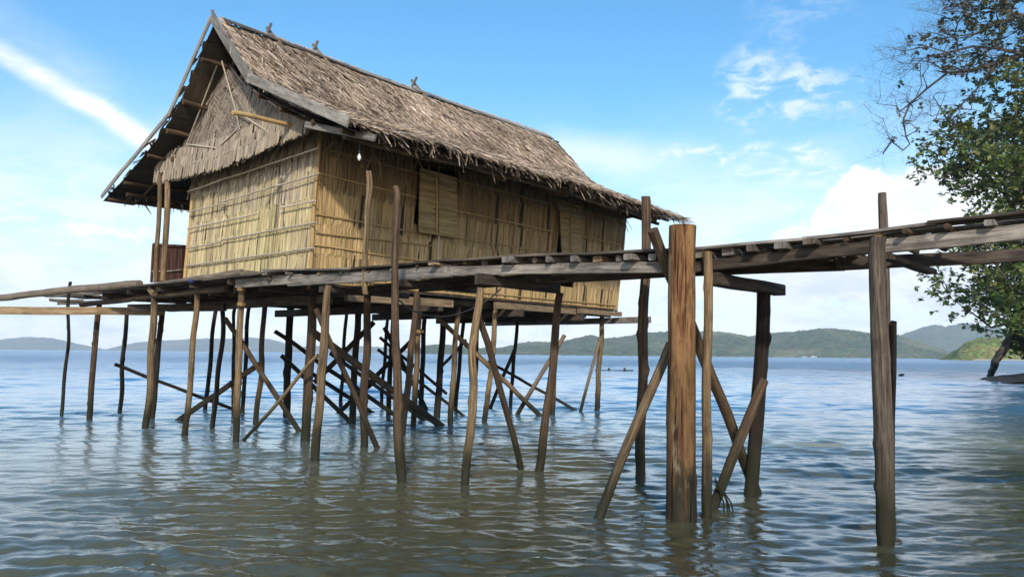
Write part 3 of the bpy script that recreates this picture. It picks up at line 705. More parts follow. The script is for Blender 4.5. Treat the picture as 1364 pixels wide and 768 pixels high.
# ================================================================== SETTING: sea and seabed
def sea_mesh():
    rs=[1.2]
    while rs[-1]<7200:
        r=rs[-1]; rs.append(r+max(.021,r*lerp(.0042,.022,sstep(45,260,r))))
    rs=np.array(rs); th=np.linspace(-1.1,1.1,760)
    RR,TT=np.meshgrid(rs,th,indexing='ij'); X=RR*np.sin(TT); Y=RR*np.cos(TT)-.6
    tt_=np.clip((RR-45)/215,0,1); tt_=tt_*tt_*(3-2*tt_); sp_=np.maximum(.021,RR*(.0042+.0178*tt_)); sp_=np.maximum(sp_,RR*.0030)
    rg=np.random.default_rng(5); Z=np.zeros_like(X); DX=np.zeros_like(X); DY=np.zeros_like(X)
    patch=1.12+.45*np.sin(X*.31+Y*.23+1+.8*np.sin(Y*.4))*np.sin(Y*.37-X*.17+.7*np.sin(X*.5))+.25*np.sin(X*.9+Y*1.3)*np.sin(Y*.8-X*.5)
    for k in range(150):
        big=k%7==0; wl=rg.uniform(.9,3.) if big else .11*7.**(rg.random()**1.35); ang=rg.normal(math.radians(-97),.36); kk=2*math.pi/wl
        amp=(.0018*wl/1.2 if big else .00125*(wl/.4)**.6)*rg.uniform(.5,1.3)
        dx,dy=math.cos(ang),math.sin(ang); ph=rg.uniform(0,6.28)
        fade=np.clip((wl/sp_-2.6)/3,0,1)
        arg=kk*(X*dx+Y*dy)+ph+(.8 if big else 1.6)*np.sin(.35*X*rg.uniform(.4,1)+.3*Y*rg.uniform(.4,1)+rg.uniform(0,6))
        amp=amp*(1+.9*np.clip((RR-9)/30,0,1)); Z+=amp*fade*np.sin(arg)*patch; DX+=-amp*fade*dx*np.cos(arg)*1.1; DY+=-amp*fade*dy*np.cos(arg)*1.1
    X=X+DX;Y=Y+DY
    nr,nc=X.shape; co=np.stack([X,Y,Z],-1).reshape(-1,3).astype(np.float32)
    idx=np.arange(nr*nc).reshape(nr,nc); q=np.stack([idx[:-1,:-1],idx[:-1,1:],idx[1:,1:],idx[1:,:-1]],-1).reshape(-1,4)
    me=D2.meshes.new('sea'); me.vertices.add(len(co)); me.vertices.foreach_set('co',co.ravel())
    me.loops.add(q.size); me.loops.foreach_set('vertex_index',q.ravel().astype(np.int32))
    me.polygons.add(len(q)); me.polygons.foreach_set('loop_start',np.arange(0,q.size,4,dtype=np.int32))
    me.polygons.foreach_set('use_smooth',np.ones(len(q),dtype=bool)); me.update(calc_edges=True); me.validate()
    return me
me=sea_mesh(); sea=D2.objects.new('sea',me); COL.objects.link(sea); tag(sea,'rippled shallow sea under the house','sea',kind='structure')
m,nt=newmat('sea_water'); t=NT(nt)
pos=t.n('ShaderNodeNewGeometry').outputs['Position']; sx=t.n('ShaderNodeSeparateXYZ',{0:pos})
dist=t.n('ShaderNodeVectorMath',{0:pos},operation='LENGTH').outputs['Value']
n1=t.noise(t.scale(pos,(.8,1.6,1.)),13.,4,.55,.4).outputs[0]; n2=t.noise(t.scale(pos,(.55,1.,1.)),1.1,5,.6,.4).outputs[0]; n3=t.noise(t.scale(pos,(.22,.6,1.)),.16,4,.6).outputs[0]
hgt=t.math('ADD',t.math('MULTIPLY',n1,t.mr(dist,4,60,.006,.003)),t.math('MULTIPLY',n2,t.mr(dist,10,160,.01,.30)))
hgt=t.math('ADD',hgt,t.math('MULTIPLY',n3,t.mr(dist,100,500,.0,1.6)))
bmp=t.n('ShaderNodeBump',{'Height':hgt,'Strength':1.,'Distance':1.}).outputs[0]
fr=t.n('ShaderNodeFresnel',{'IOR':1.66,'Normal':bmp}).outputs[0]
fr=t.math('MINIMUM',t.math('MULTIPLY',fr,t.mr(dist,6,22,1.,1.)),t.mr(dist,10,70,1.,.5))
deep=t.mr(sx.outputs[1],4.,17,.25,.97)
left=t.mr(sx.outputs[0],2.,-7.,0.,.3); deep=t.math('MINIMUM',t.math('ADD',deep,left),.97)
body=t.mix(t.mr(sx.outputs[1],6,27),(.19,.18,.095,1),(.035,.19,.36,1))
tr=t.n('ShaderNodeBsdfTransparent',{'Color':(.80,.84,.70,1)}); df=t.n('ShaderNodeBsdfDiffuse',{'Color':body})
inner=t.n('ShaderNodeMixShader',{0:deep,1:tr.outputs[0],2:df.outputs[0]}).outputs[0]
gl=t.n('ShaderNodeBsdfGlossy',{'Color':(1,1,1,1),'Roughness':t.mr(dist,20,400,.008,.16),'Normal':bmp})
t.n('ShaderNodeOutputMaterial',{0:t.n('ShaderNodeMixShader',{0:fr,1:inner,2:gl.outputs[0]}).outputs[0]}); me.materials.append(m)
def heightfield(name,x0,x1,y0,y1,nx,ny,fz,mat,kind='structure'):
    b=MB(); rows=[];uvr=[]
    for j in range(ny+1):
        y=lerp(y0,y1,(j/ny)); row=[(x,y,fz(x,y)) for x in(lerp(x0,x1,i/nx) for i in range(nx+1))]; rows.append(row); uvr.append([(p[0],p[1]) for p in row])
    b.grid(rows,uvr); o=b.build(name,mat); o['kind']=kind; return o
m,nt=newmat('seabed_sand'); t=NT(nt); pos=t.n('ShaderNodeNewGeometry').outputs['Position']
g=t.noise(pos,1.1,6,.62,.5).outputs[0]; g2=t.noise(pos,6.,5,.65).outputs[0]
c=t.mix(t.mr(g,.36,.62),(.16,.145,.07,1),(.62,.56,.33,1)); c=t.mix(t.mr(g2,.52,.7,0,.6),c,(.05,.045,.022,1))
t.n('ShaderNodeOutputMaterial',{0:t.n('ShaderNodeBsdfPrincipled',{'Base Color':c,'Roughness':.9}).outputs[0]})
def bedz(x,y): return -.32-.02*max(0,y-2)-.0016*max(0,y-3)**2-.03*max(0,-x-2)+.10*mn.noise((x*.6,y*.6,0))+.05*mn.noise((x*2,y*2,3)) if y<45 else -4
heightfield('seabed',-45,45,-3,45,130,110,lambda x,y:max(-4.,bedz(x,y)),m)
# a sunken branch lying on the bottom in front
b=MB().tube([on_z(955,728,-.30),on_z(1010,748,-.27),on_z(1070,766,-.28)],.045,wob=.04); o=b.build('sunken_branch',M['dark'],None,org=on_z(955,728,-.3)); plain(o,'dark sunken branch lying on the shallow bottom in front','branch')
# ================================================================== hills
def forest(name,c0,c1,c2,sc=.05,bd=4.):
    m,nt=newmat(name); t=NT(nt); pos=t.n('ShaderNodeNewGeometry').outputs['Position']
    g=t.noise(pos,sc,6,.7).outputs[0]; g2=t.noise(pos,sc*.14,4,.6).outputs[0]; v=t.n('ShaderNodeTexVoronoi',{'Vector':pos,'Scale':sc*3.2}).outputs['Color']
    c=t.mix(t.mr(g,.35,.65),(*c0,1),(*c1,1)); c=t.mix(t.mr(g2,.48,.7,0,.7),c,(*c2,1)); c=t.mix(.5,c,v,'SOFT_LIGHT')
    bb=t.n('ShaderNodeBump',{'Height':g,'Strength':1.,'Distance':bd}).outputs[0]
    t.n('ShaderNodeOutputMaterial',{0:t.n('ShaderNodeBsdfPrincipled',{'Base Color':c,'Roughness':.9,'Normal':bb,'Specular IOR Level':.1}).outputs[0]}); return m
FM=forest('forest_green',(.03,.055,.018),(.12,.15,.05),(.26,.24,.11)); FB=forest('forest_far',(.04,.065,.025),(.09,.115,.05),(.16,.17,.09),.02,8.)
FI=forest('islet_scrub',(.09,.12,.025),(.28,.28,.07),(.42,.36,.13),.3,.8)
def hill(name,tab,D,depth,mat,step,tree=4.,seed=0,label=None,back=.8):
    x0,x1=tab[0][0],tab[-1][0]; b=MB(); rows=[];uvr=[]; Dr=D+depth
    nx=int((x1-x0)/F*Dr/step); nd=int(depth/step/1.2); nb=max(3,nd//3)
    for j in range(nd+nb+1):
        f=j/nd; row=[]
        for i in range(nx+1):
            px=lerp(x0,x1,i/nx); yp=interp(tab,px,0,1); Y=D+depth*f*(1+0)
            ridge=at_y(px,yp,Dr)[2]; ridge=max(0,ridge); X=at_y(px,470,Dr)[0]*(Y/Dr if f<1 else 1)
            sh=(1-(1-f)**1.7) if f<1 else max(0,1-(f-1)*2.2)
            rid=1-abs(mn.noise((X*.006+seed,Y*.003,seed)))*1.1*4*max(0,f*(1-f)) if f<1 else 1
            e=min(1,min(i,nx-i)/6)
            z=ridge*sh*(.55+.45*rid)+ (tree*(abs(mn.noise((X/7.,Y/7.,seed)))+.5*mn.noise((X/3.5,Y/3.5,seed+4)))*min(1,ridge/12) if j>0 else -2)
            if f==0: z=-2
            row.append((X,Y,z*e if z>0 else z))
        rows.append(row);uvr.append([(p[0],p[1]) for p in row])
    b.grid(rows,uvr); o=b.build(name,mat); o['kind']='structure'
    if label: tag(o,label,'hills')
    return o
hill('hills',[(545,471),(566,461),(590,459),(640,464),(665,464),(703,456),(745,456),(770,450),(786,446.5),(805,451.5),(830,449),(856,444),(900,441.5),(950,442),(975,444),(998,448.5),(1030,444),(1060,442),(1100,437.5),(1120,439),(1140,441),(1163,445),(1198,447),(1225,456),(1250,464),(1275,474)],1500,420,FM,4.5,5.,1,'long forested ridge across the water in the middle')
hill('hills',[(1120,474),(1160,462),(1200,447),(1225,438),(1246,432.5),(1262,435.5),(1283,430),(1303,432.5),(1325,436),(1364,440),(1420,446),(1500,470)],2900,500,FB,11,7.,5,'blue double-peaked ridge behind the islet at right')
hill('hills',[(-120,470),(-60,456),(0,451.5),(30,449),(70,450.5),(100,457.5),(128,463),(140,467)],4300,500,FB,16,7.,9,'pale rounded hill on the left horizon')
hill('hills',[(128,467),(150,463),(180,456),(205,454),(270,451),(310,451),(336,449.5),(360,452),(385,459),(400,463),(415,460),(450,463),(480,461),(520,463),(550,467),(580,471)],4300,600,FB,16,7.,14,'pale low ridge behind the stilts')
isl=hill('headland',[(1262,476),(1269,472),(1276,466),(1290,457),(1305,453),(1320,451),(1345,454),(1380,456),(1440,462),(1520,476)],520,60,FI,1.3,3.2,21)
isl['label']='sunlit green scrubby islet at the right horizon'
b=MB(); rows=[[at_y(1296,476.3,516)*np.array([1,1,0])-ZUP*.3,at_y(1500,476.3,512)*np.array([1,1,0])-ZUP*.3],[at_y(1300,475,522)*np.array([1,1,0])+ZUP*1.1,at_y(1500,475,522)*np.array([1,1,0])+ZUP*1.3]]
b.grid(rows,[[(0,0),(1,0)],[(0,1),(1,1)]]); o=b.build('beach',M['sand']); o['kind']='structure'
# ================================================================== right shore, trees
def shorez(x,y):
    e=on_z(1296,505); d=x-e[0]*max(.6,y/e[1])-.02*(y-e[1])**2
    z=-.9+1.05*sstep(-5,2.5,d)+.15*sstep(2,4,d)+2.6*sstep(3.6,6.5,d)+.16*mn.noise((x*.7,y*.5,1))+.12*mn.noise((x*1.9,y*1.3,4))
    return z
ex=on_z(1296,505)
heightfield('shore',ex[0]-9,ex[0]+40,ex[1]-8,ex[1]+16,110,60,shorez,M['rock'])
ROOT=on_z(1470,486,0.); ROOT[1]=52.; ROOT[0]=(1470-CX)/F*52; ROOT[2]=3.0
def grow(nodes,targets,jit=.12,seg=.7,rr=R):
    """attach every target to the nearest node, working outwards; returns edges with counts"""
    P=[np.array(n[0],float) for n in nodes]; par=[n[1] for n in nodes]
    tips=[]; root=P[0]
    for T,leafy in sorted(targets,key=lambda q:np.linalg.norm((q[0]-root)*np.array([1,1,.8]))):
        A=np.array(P); dd=np.linalg.norm(A-T,axis=1)+.35*np.maximum(0,A[:,2]-T[2]); k=int(np.argmin(dd)); p=P[k]
        Ls=np.linalg.norm(T-p); n=max(1,int(Ls/seg)); cur=k
        for j in range(1,n+1):
            f=j/n; q=p*(1-f)+T*f+np.array([rr.gauss(0,jit),rr.gauss(0,jit),rr.gauss(0,jit)+.10*Ls*math.sin(math.pi*f)*.5])
            if j==n:q=np.array(T)
            P.append(q); par.append(cur); cur=len(P)-1
        tips.append((cur,leafy))
    cnt=[0]*len(P)
    for tpi,_ in tips:
        k=tpi
        while k>=0: cnt[k]+=1; k=par[k]
    return P,par,cnt,tips
def tree(name,label,nodes,targets,mats,leafcols,per,lsize,spread,r0=.012,twigs=0,seed=1,group=None):
    rr=random.Random(seed); root=nodes[0][0]; th=empty(name,root,label,'tree',group)
    P,par,cnt,tips=grow(nodes,targets,rr=rr); trunk=MB(); limb=MB()
    for k in range(1,len(P)):
        a=par[k]
        if a<0: continue
        r=lambda c:r0*max(1,c)**.5
        (trunk if k<len(nodes) else limb).tube([P[a],P[k]],[r(cnt[a]) if a else r(cnt[a])*1.2,r(cnt[k])],n=6 if cnt[k]>3 else 4,wob=0,rough=.04,step=9,cap=False)
    trunk.build('trunk',mats[0],th); 
    lf=MB()
    for k,leafy in tips:
        for j in range(twigs):
            d=np.array([rr.gauss(-.5,.8),rr.gauss(0,.7),rr.gauss(.1,.7)]); d*=rr.uniform(.4,1.3)
            e=P[k]+d; mdp=P[k]+d*.5+np.array([rr.gauss(0,.1) for _ in range(3)])
            limb.tube([P[k],mdp,e],[r0*.7,r0*.5,r0*.3],n=3,wob=0,step=9,cap=False)
            for _ in range(2):
                e2=mdp+np.array([rr.gauss(-.3,.5),rr.gauss(0,.4),rr.gauss(.05,.5)]); limb.tube([mdp,e2],[r0*.5,r0*.25],n=3,wob=0,step=9,cap=False)
        n=int(per*leafy*rr.uniform(.6,1.3))
        cen=P[k]; base=rr.choice(leafcols)
        nr_=max(1,n//9) if leafy>0 else 0
        for q in range(nr_):
            sub=cen+np.array([rr.gauss(0,1),rr.gauss(0,1),rr.gauss(0,.75)])*spread; cb=mixc(base,rr.choice(leafcols),.5); ax=np.array([rr.gauss(0,1),rr.gauss(0,1),rr.uniform(-.2,1)])
            for j in range(9):
                d=ax*.5+np.array([rr.gauss(0,1),rr.gauss(0,1),rr.gauss(-.1,.6)]); d/=np.linalg.norm(d)
                nr=np.array([rr.gauss(0,.45),rr.gauss(-.35,.45),1.]); nr-=d*np.dot(nr,d); nr/=np.linalg.norm(nr)+1e-6
                s=lsize*rr.uniform(.6,1.2); side=np.cross(d,nr)*s*.3; p=sub+d*.04
                lf.quad([p,p+d*s*.5+side-nr*s*.05,p+d*s-nr*s*.14,p+d*s*.5-side-nr*s*.05],[(0,0),(.3,.4),(0,1),(-.3,.4)],tone(cb,.22,rr))
    limb.build('branch',mats[1],th)
    if lf.v: lf.build('crown',M['leaf'],th)
    return th
BND=[(96,1285),(130,1288),(158,1300),(165,1240),(185,1228),(205,1232),(240,1237),(250,1262),(285,1285),(320,1285),(345,1262),(360,1246),(380,1250),(400,1268),(425,1300),(445,1330)]
rr=random.Random(42); T=[]
for k in range(1500):
    y=rr.uniform(96,446); xb=interp([(b,a) for b,a in BND],y,0,1); w=rr.random()**.75; x=xb+8+w*(1690-xb)
    fill=sstep(0,90,x-xb)
    if rr.random()>.75+.25*fill: continue
    if x<1300 and 262<y<335: continue
    if y<150 and rr.random()<.35: continue
    if x>1470 and rr.random()<.7: continue
    Y=52+rr.gauss(0,3.0)*(1 if x>1300 else .55); T.append((at_y(x,y,Y),rr.uniform(.45,1.05)*(.75+.25*fill)))
for x,y in((1231,188),(1233,207),(1240,227),(1246,236),(1250,370),(1246,386),(1256,372),(1262,390),(1268,398),(1247,374),(1274,330),(1236,170),(1250,180),(1262,350),(1288,412),(1305,424),(1320,436),(1266,232),(1255,205)):
    T.append((at_y(x,y,51+rr.gauss(0,.6)),.42))
nodes=[(ROOT,-1)]
for k,(dx,z) in enumerate(((.1,6),(-.3,9),(-.4,12),(-.2,15.5),(.2,19),(.1,23))): nodes.append((ROOT+np.array([dx,rr.gauss(0,.2),z-3]),k))
GREENS=[(.16,.23,.055),(.13,.19,.045),(.23,.26,.075),(.28,.26,.10),(.09,.14,.04)]
tree('broadleaf_tree','dense dark green leafy tree overhanging the water at the right edge',nodes,T,(M['bark'],M['bark']),GREENS,165,.39,.60,.020,seed=3)
# the thin half-bare tree above it
rr=random.Random(17); T2=[]
R2=np.array([(1540-CX)/F*50,50.,3.]); n2=[(R2,-1)]
for k,(px,py) in enumerate(((1530,380),(1500,300),(1470,200),(1440,130),(1410,60),(1395,0))): n2.append((at_y(px,py,50+rr.gauss(0,.3)),k))
limbs=[[(1440,130),(1364,72),(1330,82),(1290,95),(1262,97),(1242,84),(1225,80)],[(1262,97),(1235,118),(1212,138),(1195,152)],[(1212,138),(1203,160),(1207,182),(1212,192)],
 [(1364,72),(1330,65),(1295,62),(1262,70),(1230,78),(1200,105),(1190,118)],[(1262,70),(1235,62),(1205,68),(1194,66)],[(1330,82),(1300,120),(1275,145),(1262,160),(1243,128)],[(1275,145),(1240,155),(1238,120)],
 [(1410,60),(1364,20),(1330,30),(1300,45),(1262,50),(1225,55)],[(1364,20),(1310,10),(1270,5),(1255,14)],[(1300,-5),(1275,-2),(1255,18)],[(1395,0),(1350,-20),(1310,-30)]]
idx={}
for lm in limbs:
    prev=None
    for (x,y) in lm:
        key=(x,y)
        if key in idx: prev=idx[key]; continue
        p=at_y(x,y,50+1.2*mn.noise((x*.01,y*.01,2)))
        if prev is None:
            A=[np.linalg.norm(q[0]-p) for q in n2]; prev=int(np.argmin(A))
        n2.append((p,prev)); prev=len(n2)-1; idx[key]=prev
for lm in limbs:
    for (x,y) in lm[1:]:
        for _ in range(5):
            T2.append((at_y(x+rr.gauss(-8,14),y+rr.gauss(2,13),50+rr.gauss(0,.7)),rr.choice((0.,0.,0.,0.,0.,.18))))
for k in range(230):
    x=rr.uniform(1255,1420); y=rr.uniform(-40,100); 
    T2.append((at_y(x,y,50+rr.gauss(0,1.6)),rr.uniform(.2,.8)*sstep(1225,1340,x)))
for x,y in((1222,52),(1235,50),(1250,46),(1262,42),(1228,60),(1270,50),(1285,30),(1295,16),(1300,75)): T2.append((at_y(x,y,50),.5))
tree('sparse_tree','thin tree with bare twigs and few leaves at the top right',n2,T2,(M['twig'],M['twig']),[(.11,.115,.04),(.08,.10,.03),(.16,.14,.055)],70,.36,.55,.011,twigs=3,seed=9)
# shrubs and roots at the bank under the tree
rr=random.Random(23); Tb=[]
for k in range(90): Tb.append((at_y(1350+abs(rr.gauss(0,60)),rr.uniform(400,470),53+rr.gauss(0,1.5)),rr.uniform(.5,1)))
rb=at_y(1390,482,53.5); tree('bush','low dark bush growing on the bank beneath the overhanging tree',[(rb,-1),(rb+ZUP*1.0,0)],Tb,(M['bark'],M['bark']),GREENS[:2]+[GREENS[4]],70,.34,.5,.016,seed=5)['category']='bush'
m=MB()
rk=random.Random(2); c=at_y(1352,447,52.5)
for k in range(9):
    p=c+np.array([rk.uniform(-.3,2.2),rk.uniform(-.6,.8),rk.uniform(-.4,.7)]); m.tube([p+np.array([-.5,0,.3]),p,p+np.array([.9,0,-.9+rk.uniform(-.8,.4)])],[.16,.3,.2],rough=.3,wob=.1)
for k in range(7): 
    p=c+np.array([rk.uniform(.2,2),0,-.3]); m.tube([p,p+np.array([rk.uniform(0,.5),0,-1]),p+np.array([rk.uniform(.2,1),0,-2.6])],[.12,.1,.08],wob=.08)
m.tube([c,at_y(1313,438.5,52)],[.07,.03]); 
o=m.build('root_mass',M['rock'],None,org=c); plain(o,'dark tangle of roots jutting from the bank above the water','roots')
bs=on_z(1317,500); m=MB().tube([at_y(1349,447,52.3),at_y(1334,468,52.2),at_y(1326,482,52.1),bs-ZUP*.3],[.30,.24,.22,.20],wob=.06,rough=.15); o=m.build('leaning_trunk',M['bark'],None,org=bs); plain(o,'bare dark trunk leaning from the bank down into the water','trunk')
# ================================================================== small far things
def outrigger(px,py,length,label):
    c=on_z(px,py); c[1]=min(c[1],1400); c[0]=(px-CX)/F*c[1]; c[2]=0
    b=empty('outrigger_boat',c,label,'boat','outrigger boats off the far shore'); Lh=length/2; m=MB(); rows=[];uvr=[]
    for k in range(11):
        t=k/10*2-1; wv=.09*length*(1-t*t)**.6+.02; zk=.05*length*t*t
        rows.append([c+np.array([t*Lh,-wv,zk+.10*length]),c+np.array([t*Lh,-wv*.6,zk+.02*length]),c+np.array([t*Lh,0,zk-.01*length]),c+np.array([t*Lh,wv*.6,zk+.02*length]),c+np.array([t*Lh,wv,zk+.1*length])]); uvr.append([(0,0)]*5)
    m.grid(rows,uvr); m.build('hull',M['white_paint'],b)
    for s in(-1,1): MB().tube([c+np.array([-Lh*.7,s*.32*length,.03*length]),c+np.array([Lh*.7,s*.32*length,.03*length])],.018*length,n=6,step=2).build('float',M['white_paint'],b)
    for s in(-.4,.4): MB().tube([c+np.array([s*Lh,-.32*length,.04*length]),c+np.array([s*Lh,0,.2*length]),c+np.array([s*Lh,.32*length,.04*length])],.012*length,n=5,step=2).build('outrigger_arm',M['white_paint'],b)
    MB().beam(c+np.array([-Lh*.35,0,.2*length]),c+np.array([Lh*.3,0,.2*length]),.13*length,.09*length).build('cabin',M['white_paint'],b)
outrigger(1083,475.6,13,'rightmost of the tiny white outrigger boats off the ridge'); outrigger(1071,475.6,10,'tiny white outrigger boat just left of its larger twin'); outrigger(905,474.9,7,'tiny pale boat on the horizon behind the thick log post')
c=on_z(818,493.5); e=empty('canoe',c,'low dark canoe with two heads of cargo afloat beyond the house','canoe'); m=MB(); rows=[];uvr=[]
for k in range(13):
    t=k/12*2-1; w=.16*(1-t*t)**.5+.01; z=.04*t*t; q=c+np.array([t*1.75,.25*t,0])
    rows.append([q+np.array([0,-w,.06+z]),q+np.array([0,-w*.7,-.05]),q+np.array([0,w*.7,-.05]),q+np.array([0,w,.06+z])]); uvr.append([(0,0)]*4)
m.grid(rows,uvr); m.build('hull',M['dark'],e)
for dx in(-.45,.95):
    p=c+np.array([dx,.1,0]); MB().tube([p+ZUP*.0,p+ZUP*.14,p+ZUP*.26],[.13,.11,.05],n=8,rough=.15).build('bundle',M['dark'],e)
e['label']='low dark canoe carrying two small bundles, afloat right of the house'
c=on_z(1201,500.5); o=MB().tube([c+np.array([-.22,0,-.2]),c+np.array([-.05,0,.06]),c+np.array([.2,0,.14])],[.14,.14,.05],rough=.2).build('rock',M['rock'],None,org=c); plain(o,'small dark rock breaking the surface right of the knotty post','rock')
# ================================================================== haze (real air)
hz=MB(); X0,X1,Y0,Y1,ZA,ZB=-6500,6500,-60,7400,-5.5,420
vs=[(x,y,z) for x in(X0,X1) for y in(Y0,Y1) for z in(ZA,ZB)]
for f in((0,1,3,2),(4,6,7,5),(0,4,5,1),(2,3,7,6),(0,2,6,4),(1,5,7,3)): hz.quad([vs[i] for i in f])
m,nt=newmat('haze_air'); t=NT(nt); vol=t.n('ShaderNodeVolumePrincipled',{'Color':(.86,.93,1.,1),'Density':.00013,'Anisotropy':-.2}); o_=t.n('ShaderNodeOutputMaterial'); nt.links.new(vol.outputs[0],o_.inputs[1])
hzo=hz.build('haze',m); hzo['kind']='stuff'
# ================================================================== sky, sun, camera
SUN_EL=math.radians(28); SUN_AZ=math.radians(178)   # azimuth from +Y clockwise; the sun stands behind the camera
sd=np.array([math.sin(SUN_AZ)*math.cos(SUN_EL),math.cos(SUN_AZ)*math.cos(SUN_EL),math.sin(SUN_EL)])
sun=D2.lights.new('sun','SUN'); sun.energy=2.6; sun.angle=math.radians(3); sun.color=(1,.93,.82); so=D2.objects.new('sun',sun); COL.objects.link(so)
so.rotation_euler=Vector(-sd).to_track_quat('-Z','Y').to_euler()
w=D2.worlds.new('World'); bpy.context.scene.world=w; w.use_nodes=True; nt=w.node_tree; nt.nodes.clear(); t=NT(nt)
sky=t.n('ShaderNodeTexSky',sky_type='NISHITA'); sky.sun_disc=False; sky.sun_elevation=SUN_EL; sky.sun_rotation=SUN_AZ; sky.air_density=1.0; sky.dust_density=.6; sky.ozone_density=2.0
skc=t.n('ShaderNodeHueSaturation',{'Hue':.492,'Saturation':1.35,'Value':1.3,'Color':sky.outputs[0]}).outputs[0]
dv=t.n('ShaderNodeTexCoord').outputs['Generated']
dvn=t.n('ShaderNodeVectorMath',{0:dv},operation='NORMALIZE').outputs[0]
nz=t.noise(dvn,5.,6,.6); warp=t.n('ShaderNodeVectorMath',{0:t.n('ShaderNodeVectorMath',{0:nz.outputs['Color'],1:(.5,.5,.5)},operation='SUBTRACT').outputs[0],1:(.06,.06,.06)},operation='MULTIPLY').outputs[0]
nzf=t.noise(dvn,24.,6,.62); warp2=t.n('ShaderNodeVectorMath',{0:t.n('ShaderNodeVectorMath',{0:nzf.outputs['Color'],1:(.5,.5,.5)},operation='SUBTRACT').outputs[0],1:(.05,.05,.05)},operation='MULTIPLY').outputs[0]
dw=t.n('ShaderNodeVectorMath',{0:t.n('ShaderNodeVectorMath',{0:dvn,1:warp},operation='ADD').outputs[0]},operation='NORMALIZE').outputs[0]
dw2=t.n('ShaderNodeVectorMath',{0:t.n('ShaderNodeVectorMath',{0:dvn,1:warp2},operation='ADD').outputs[0]},operation='NORMALIZE').outputs[0]
dw3=t.n('ShaderNodeVectorMath',{0:t.n('ShaderNodeVectorMath',{0:dvn,1:t.scale(warp,(.45,.45,.45))},operation='ADD').outputs[0]},operation='NORMALIZE').outputs[0]
sz=t.n('ShaderNodeSeparateXYZ',{0:dvn}); elev=sz.outputs[2]
def streak(x0,y0,x1,y1,wpx,src,inten,e0=.2,e1=.2):
    a,b=sdir(x0,y0),sdir(x1,y1); n=np.cross(a,b); n/=np.linalg.norm(n); tg=np.cross(n,(a+b)/2); tg/=np.linalg.norm(tg); ta,tb=float(a@tg),float(b@tg)
    dd=t.math('ABSOLUTE',t.dot(src,tuple(n))); m1=t.mr(dd,0.,wpx/F,1.,0.); al=t.dot(src,tuple(tg)); l=tb-ta
    m2=t.mr(al,ta,ta+l*e0); m3=t.mr(al,tb-l*e1,tb,1.,0.)
    fr_=t.dot(src,tuple((a+b)/2)); m4=t.mr(fr_,.0,.2)
    return t.math('MULTIPLY',t.math('MULTIPLY',t.math('MULTIPLY',m1,m2),m4),t.math('MULTIPLY',m3,inten))
def blob(x,y,r,src,soft=.35):
    d=sdir(x,y); c0=math.cos(r/F); c1=math.cos(r*(1-soft)/F); return t.mr(t.dot(src,tuple(d)),c0,c1)
def addl(L_):
    a=L_[0]
    for b in L_[1:]: a=t.math('ADD',a,b)
    return a
def maxl(L_):
    a=L_[0]
    for b in L_[1:]: a=t.math('MAXIMUM',a,b)
    return a
wisp=t.mr(t.noise(t.scale(dvn,(3.,3.,9.)),7.,8,.68,.6).outputs[0],.42,.70)
wisp2=t.mr(t.noise(t.scale(dvn,(4.,4.,9.)),6.,7,.62,.5).outputs[0],.42,.66)
cir=addl([streak(-120,-5,222,208,19,dw3,1.0,.1,.16),streak(60,105,225,205,24,dw3,.5,.7,.12),streak(-160,-60,190,150,46,dw3,.22,.1,.3),streak(60,300,330,326,9,dw2,.9),streak(-60,285,60,290,7,dw2,.4)])
patch=maxl([blob(1005,122,62,dw2,.95),blob(1062,120,52,dw2,.95),blob(1128,122,34,dw2,.95),t.math('MULTIPLY',blob(1065,25,75,dw2,.95),.3)])
pl=addl([t.math('MULTIPLY',patch,t.math('MULTIPLY',wisp2,.62)),t.math('MULTIPLY',streak(860,203,1130,203,16,dw2,.7),wisp),t.math('MULTIPLY',streak(960,232,1130,228,22,dw2,.55),wisp),streak(700,190,960,230,44,dw,.42,.2,.6)])
cir=t.math('MULTIPLY',cir,t.math('ADD',.55,t.math('MULTIPLY',wisp,.45)))
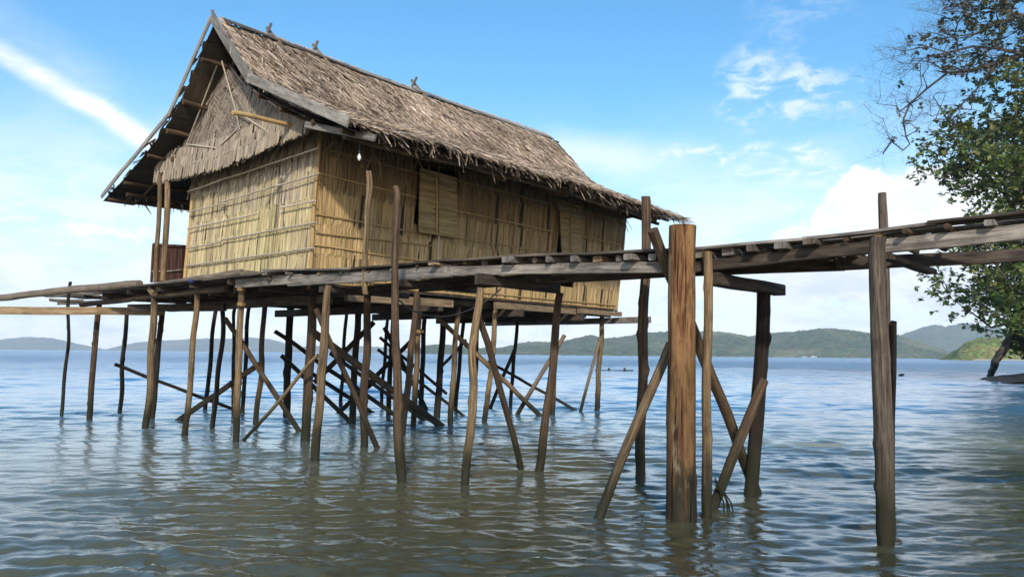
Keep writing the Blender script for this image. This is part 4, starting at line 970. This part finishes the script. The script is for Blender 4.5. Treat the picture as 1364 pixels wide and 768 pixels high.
# big heap cloud at right, and the pale bank of cloud along the horizon
heap=maxl([blob(1152,268,42,dw2,.22),blob(1195,278,36,dw2,.22),blob(1235,262,42,dw2,.22),blob(1275,270,40,dw2,.22),blob(1115,298,34,dw2,.25),blob(1165,320,85,dw2,.2),blob(1270,325,85,dw2,.2),blob(1080,350,60,dw2,.4),blob(1350,300,70,dw2,.3),blob(1430,320,90,dw2,.3),blob(1215,252,26,dw2,.3),blob(1255,247,24,dw2,.3),blob(1140,255,26,dw2,.3)])
bank=t.mr(t.math('ADD',elev,t.math('MULTIPLY',t.math('SUBTRACT',nz.outputs[0],.5),.10)),.06,.33,1.,0.)
bankn=t.math('MULTIPLY',bank,t.math('ADD',.42,t.math('MULTIPLY',t.mr(t.noise(t.scale(dvn,(1.,1.,3.2)),9.,7,.62).outputs[0],.36,.64),.55)))
above=t.mr(t.math('ADD',elev,t.math('MULTIPLY',nz.outputs[0],.05)),-.02,.02)
grey=t.mr(t.noise(t.scale(dvn,(1.,1.,2.6)),12.,6,.6).outputs[0],.40,.66)
cloudm=t.math('MINIMUM',addl([cir,pl,heap,bankn]),1.)
# thin general cloud over the unseen half of the sky so that the water mirrors a broken sky too
shade=t.math('MULTIPLY',grey,t.mr(elev,.0,.20,.85,.0))
bil=t.math('MULTIPLY',t.math('MULTIPLY',heap,t.mr(t.noise(t.scale(dw2,(1.,1.,1.5)),16.,5,.55).outputs[0],.46,.62)),t.mr(elev,.10,.24,.42,.16)); shade=t.math('MAXIMUM',shade,bil)
ccol=t.mix(shade,(7.4,7.45,7.5,1),(3.4,4.2,5.4,1))
fin=t.mix(cloudm,skc,ccol)
bg=t.n('ShaderNodeBackground',{'Color':fin,'Strength':.13}); t.n('ShaderNodeOutputWorld',{0:bg.outputs[0]})
cam=D2.cameras.new('camera'); co=D2.objects.new('camera',cam); COL.objects.link(co); co.location=(0,0,H)
from mathutils import Matrix
co.rotation_euler=Matrix(((RT[0],UP[0],-FW[0]),(RT[1],UP[1],-FW[1]),(RT[2],UP[2],-FW[2]))).to_euler()
cam.sensor_width=36; cam.lens=F/1364*36; cam.clip_end=20000; cam.clip_start=.05
sc=bpy.context.scene; sc.camera=co
sc.view_settings.view_transform='Standard'; sc.view_settings.look='None'; sc.view_settings.exposure=.35; sc.view_settings.gamma=1
sc.cycles.max_bounces=8; sc.cycles.transparent_max_bounces=12; sc.cycles.volume_bounces=1; sc.cycles.caustics_reflective=False; sc.cycles.use_denoising=True; sc.cycles.sample_clamp_indirect=8
for o in D2.objects:
    if 'org' in o.keys(): del o['org']
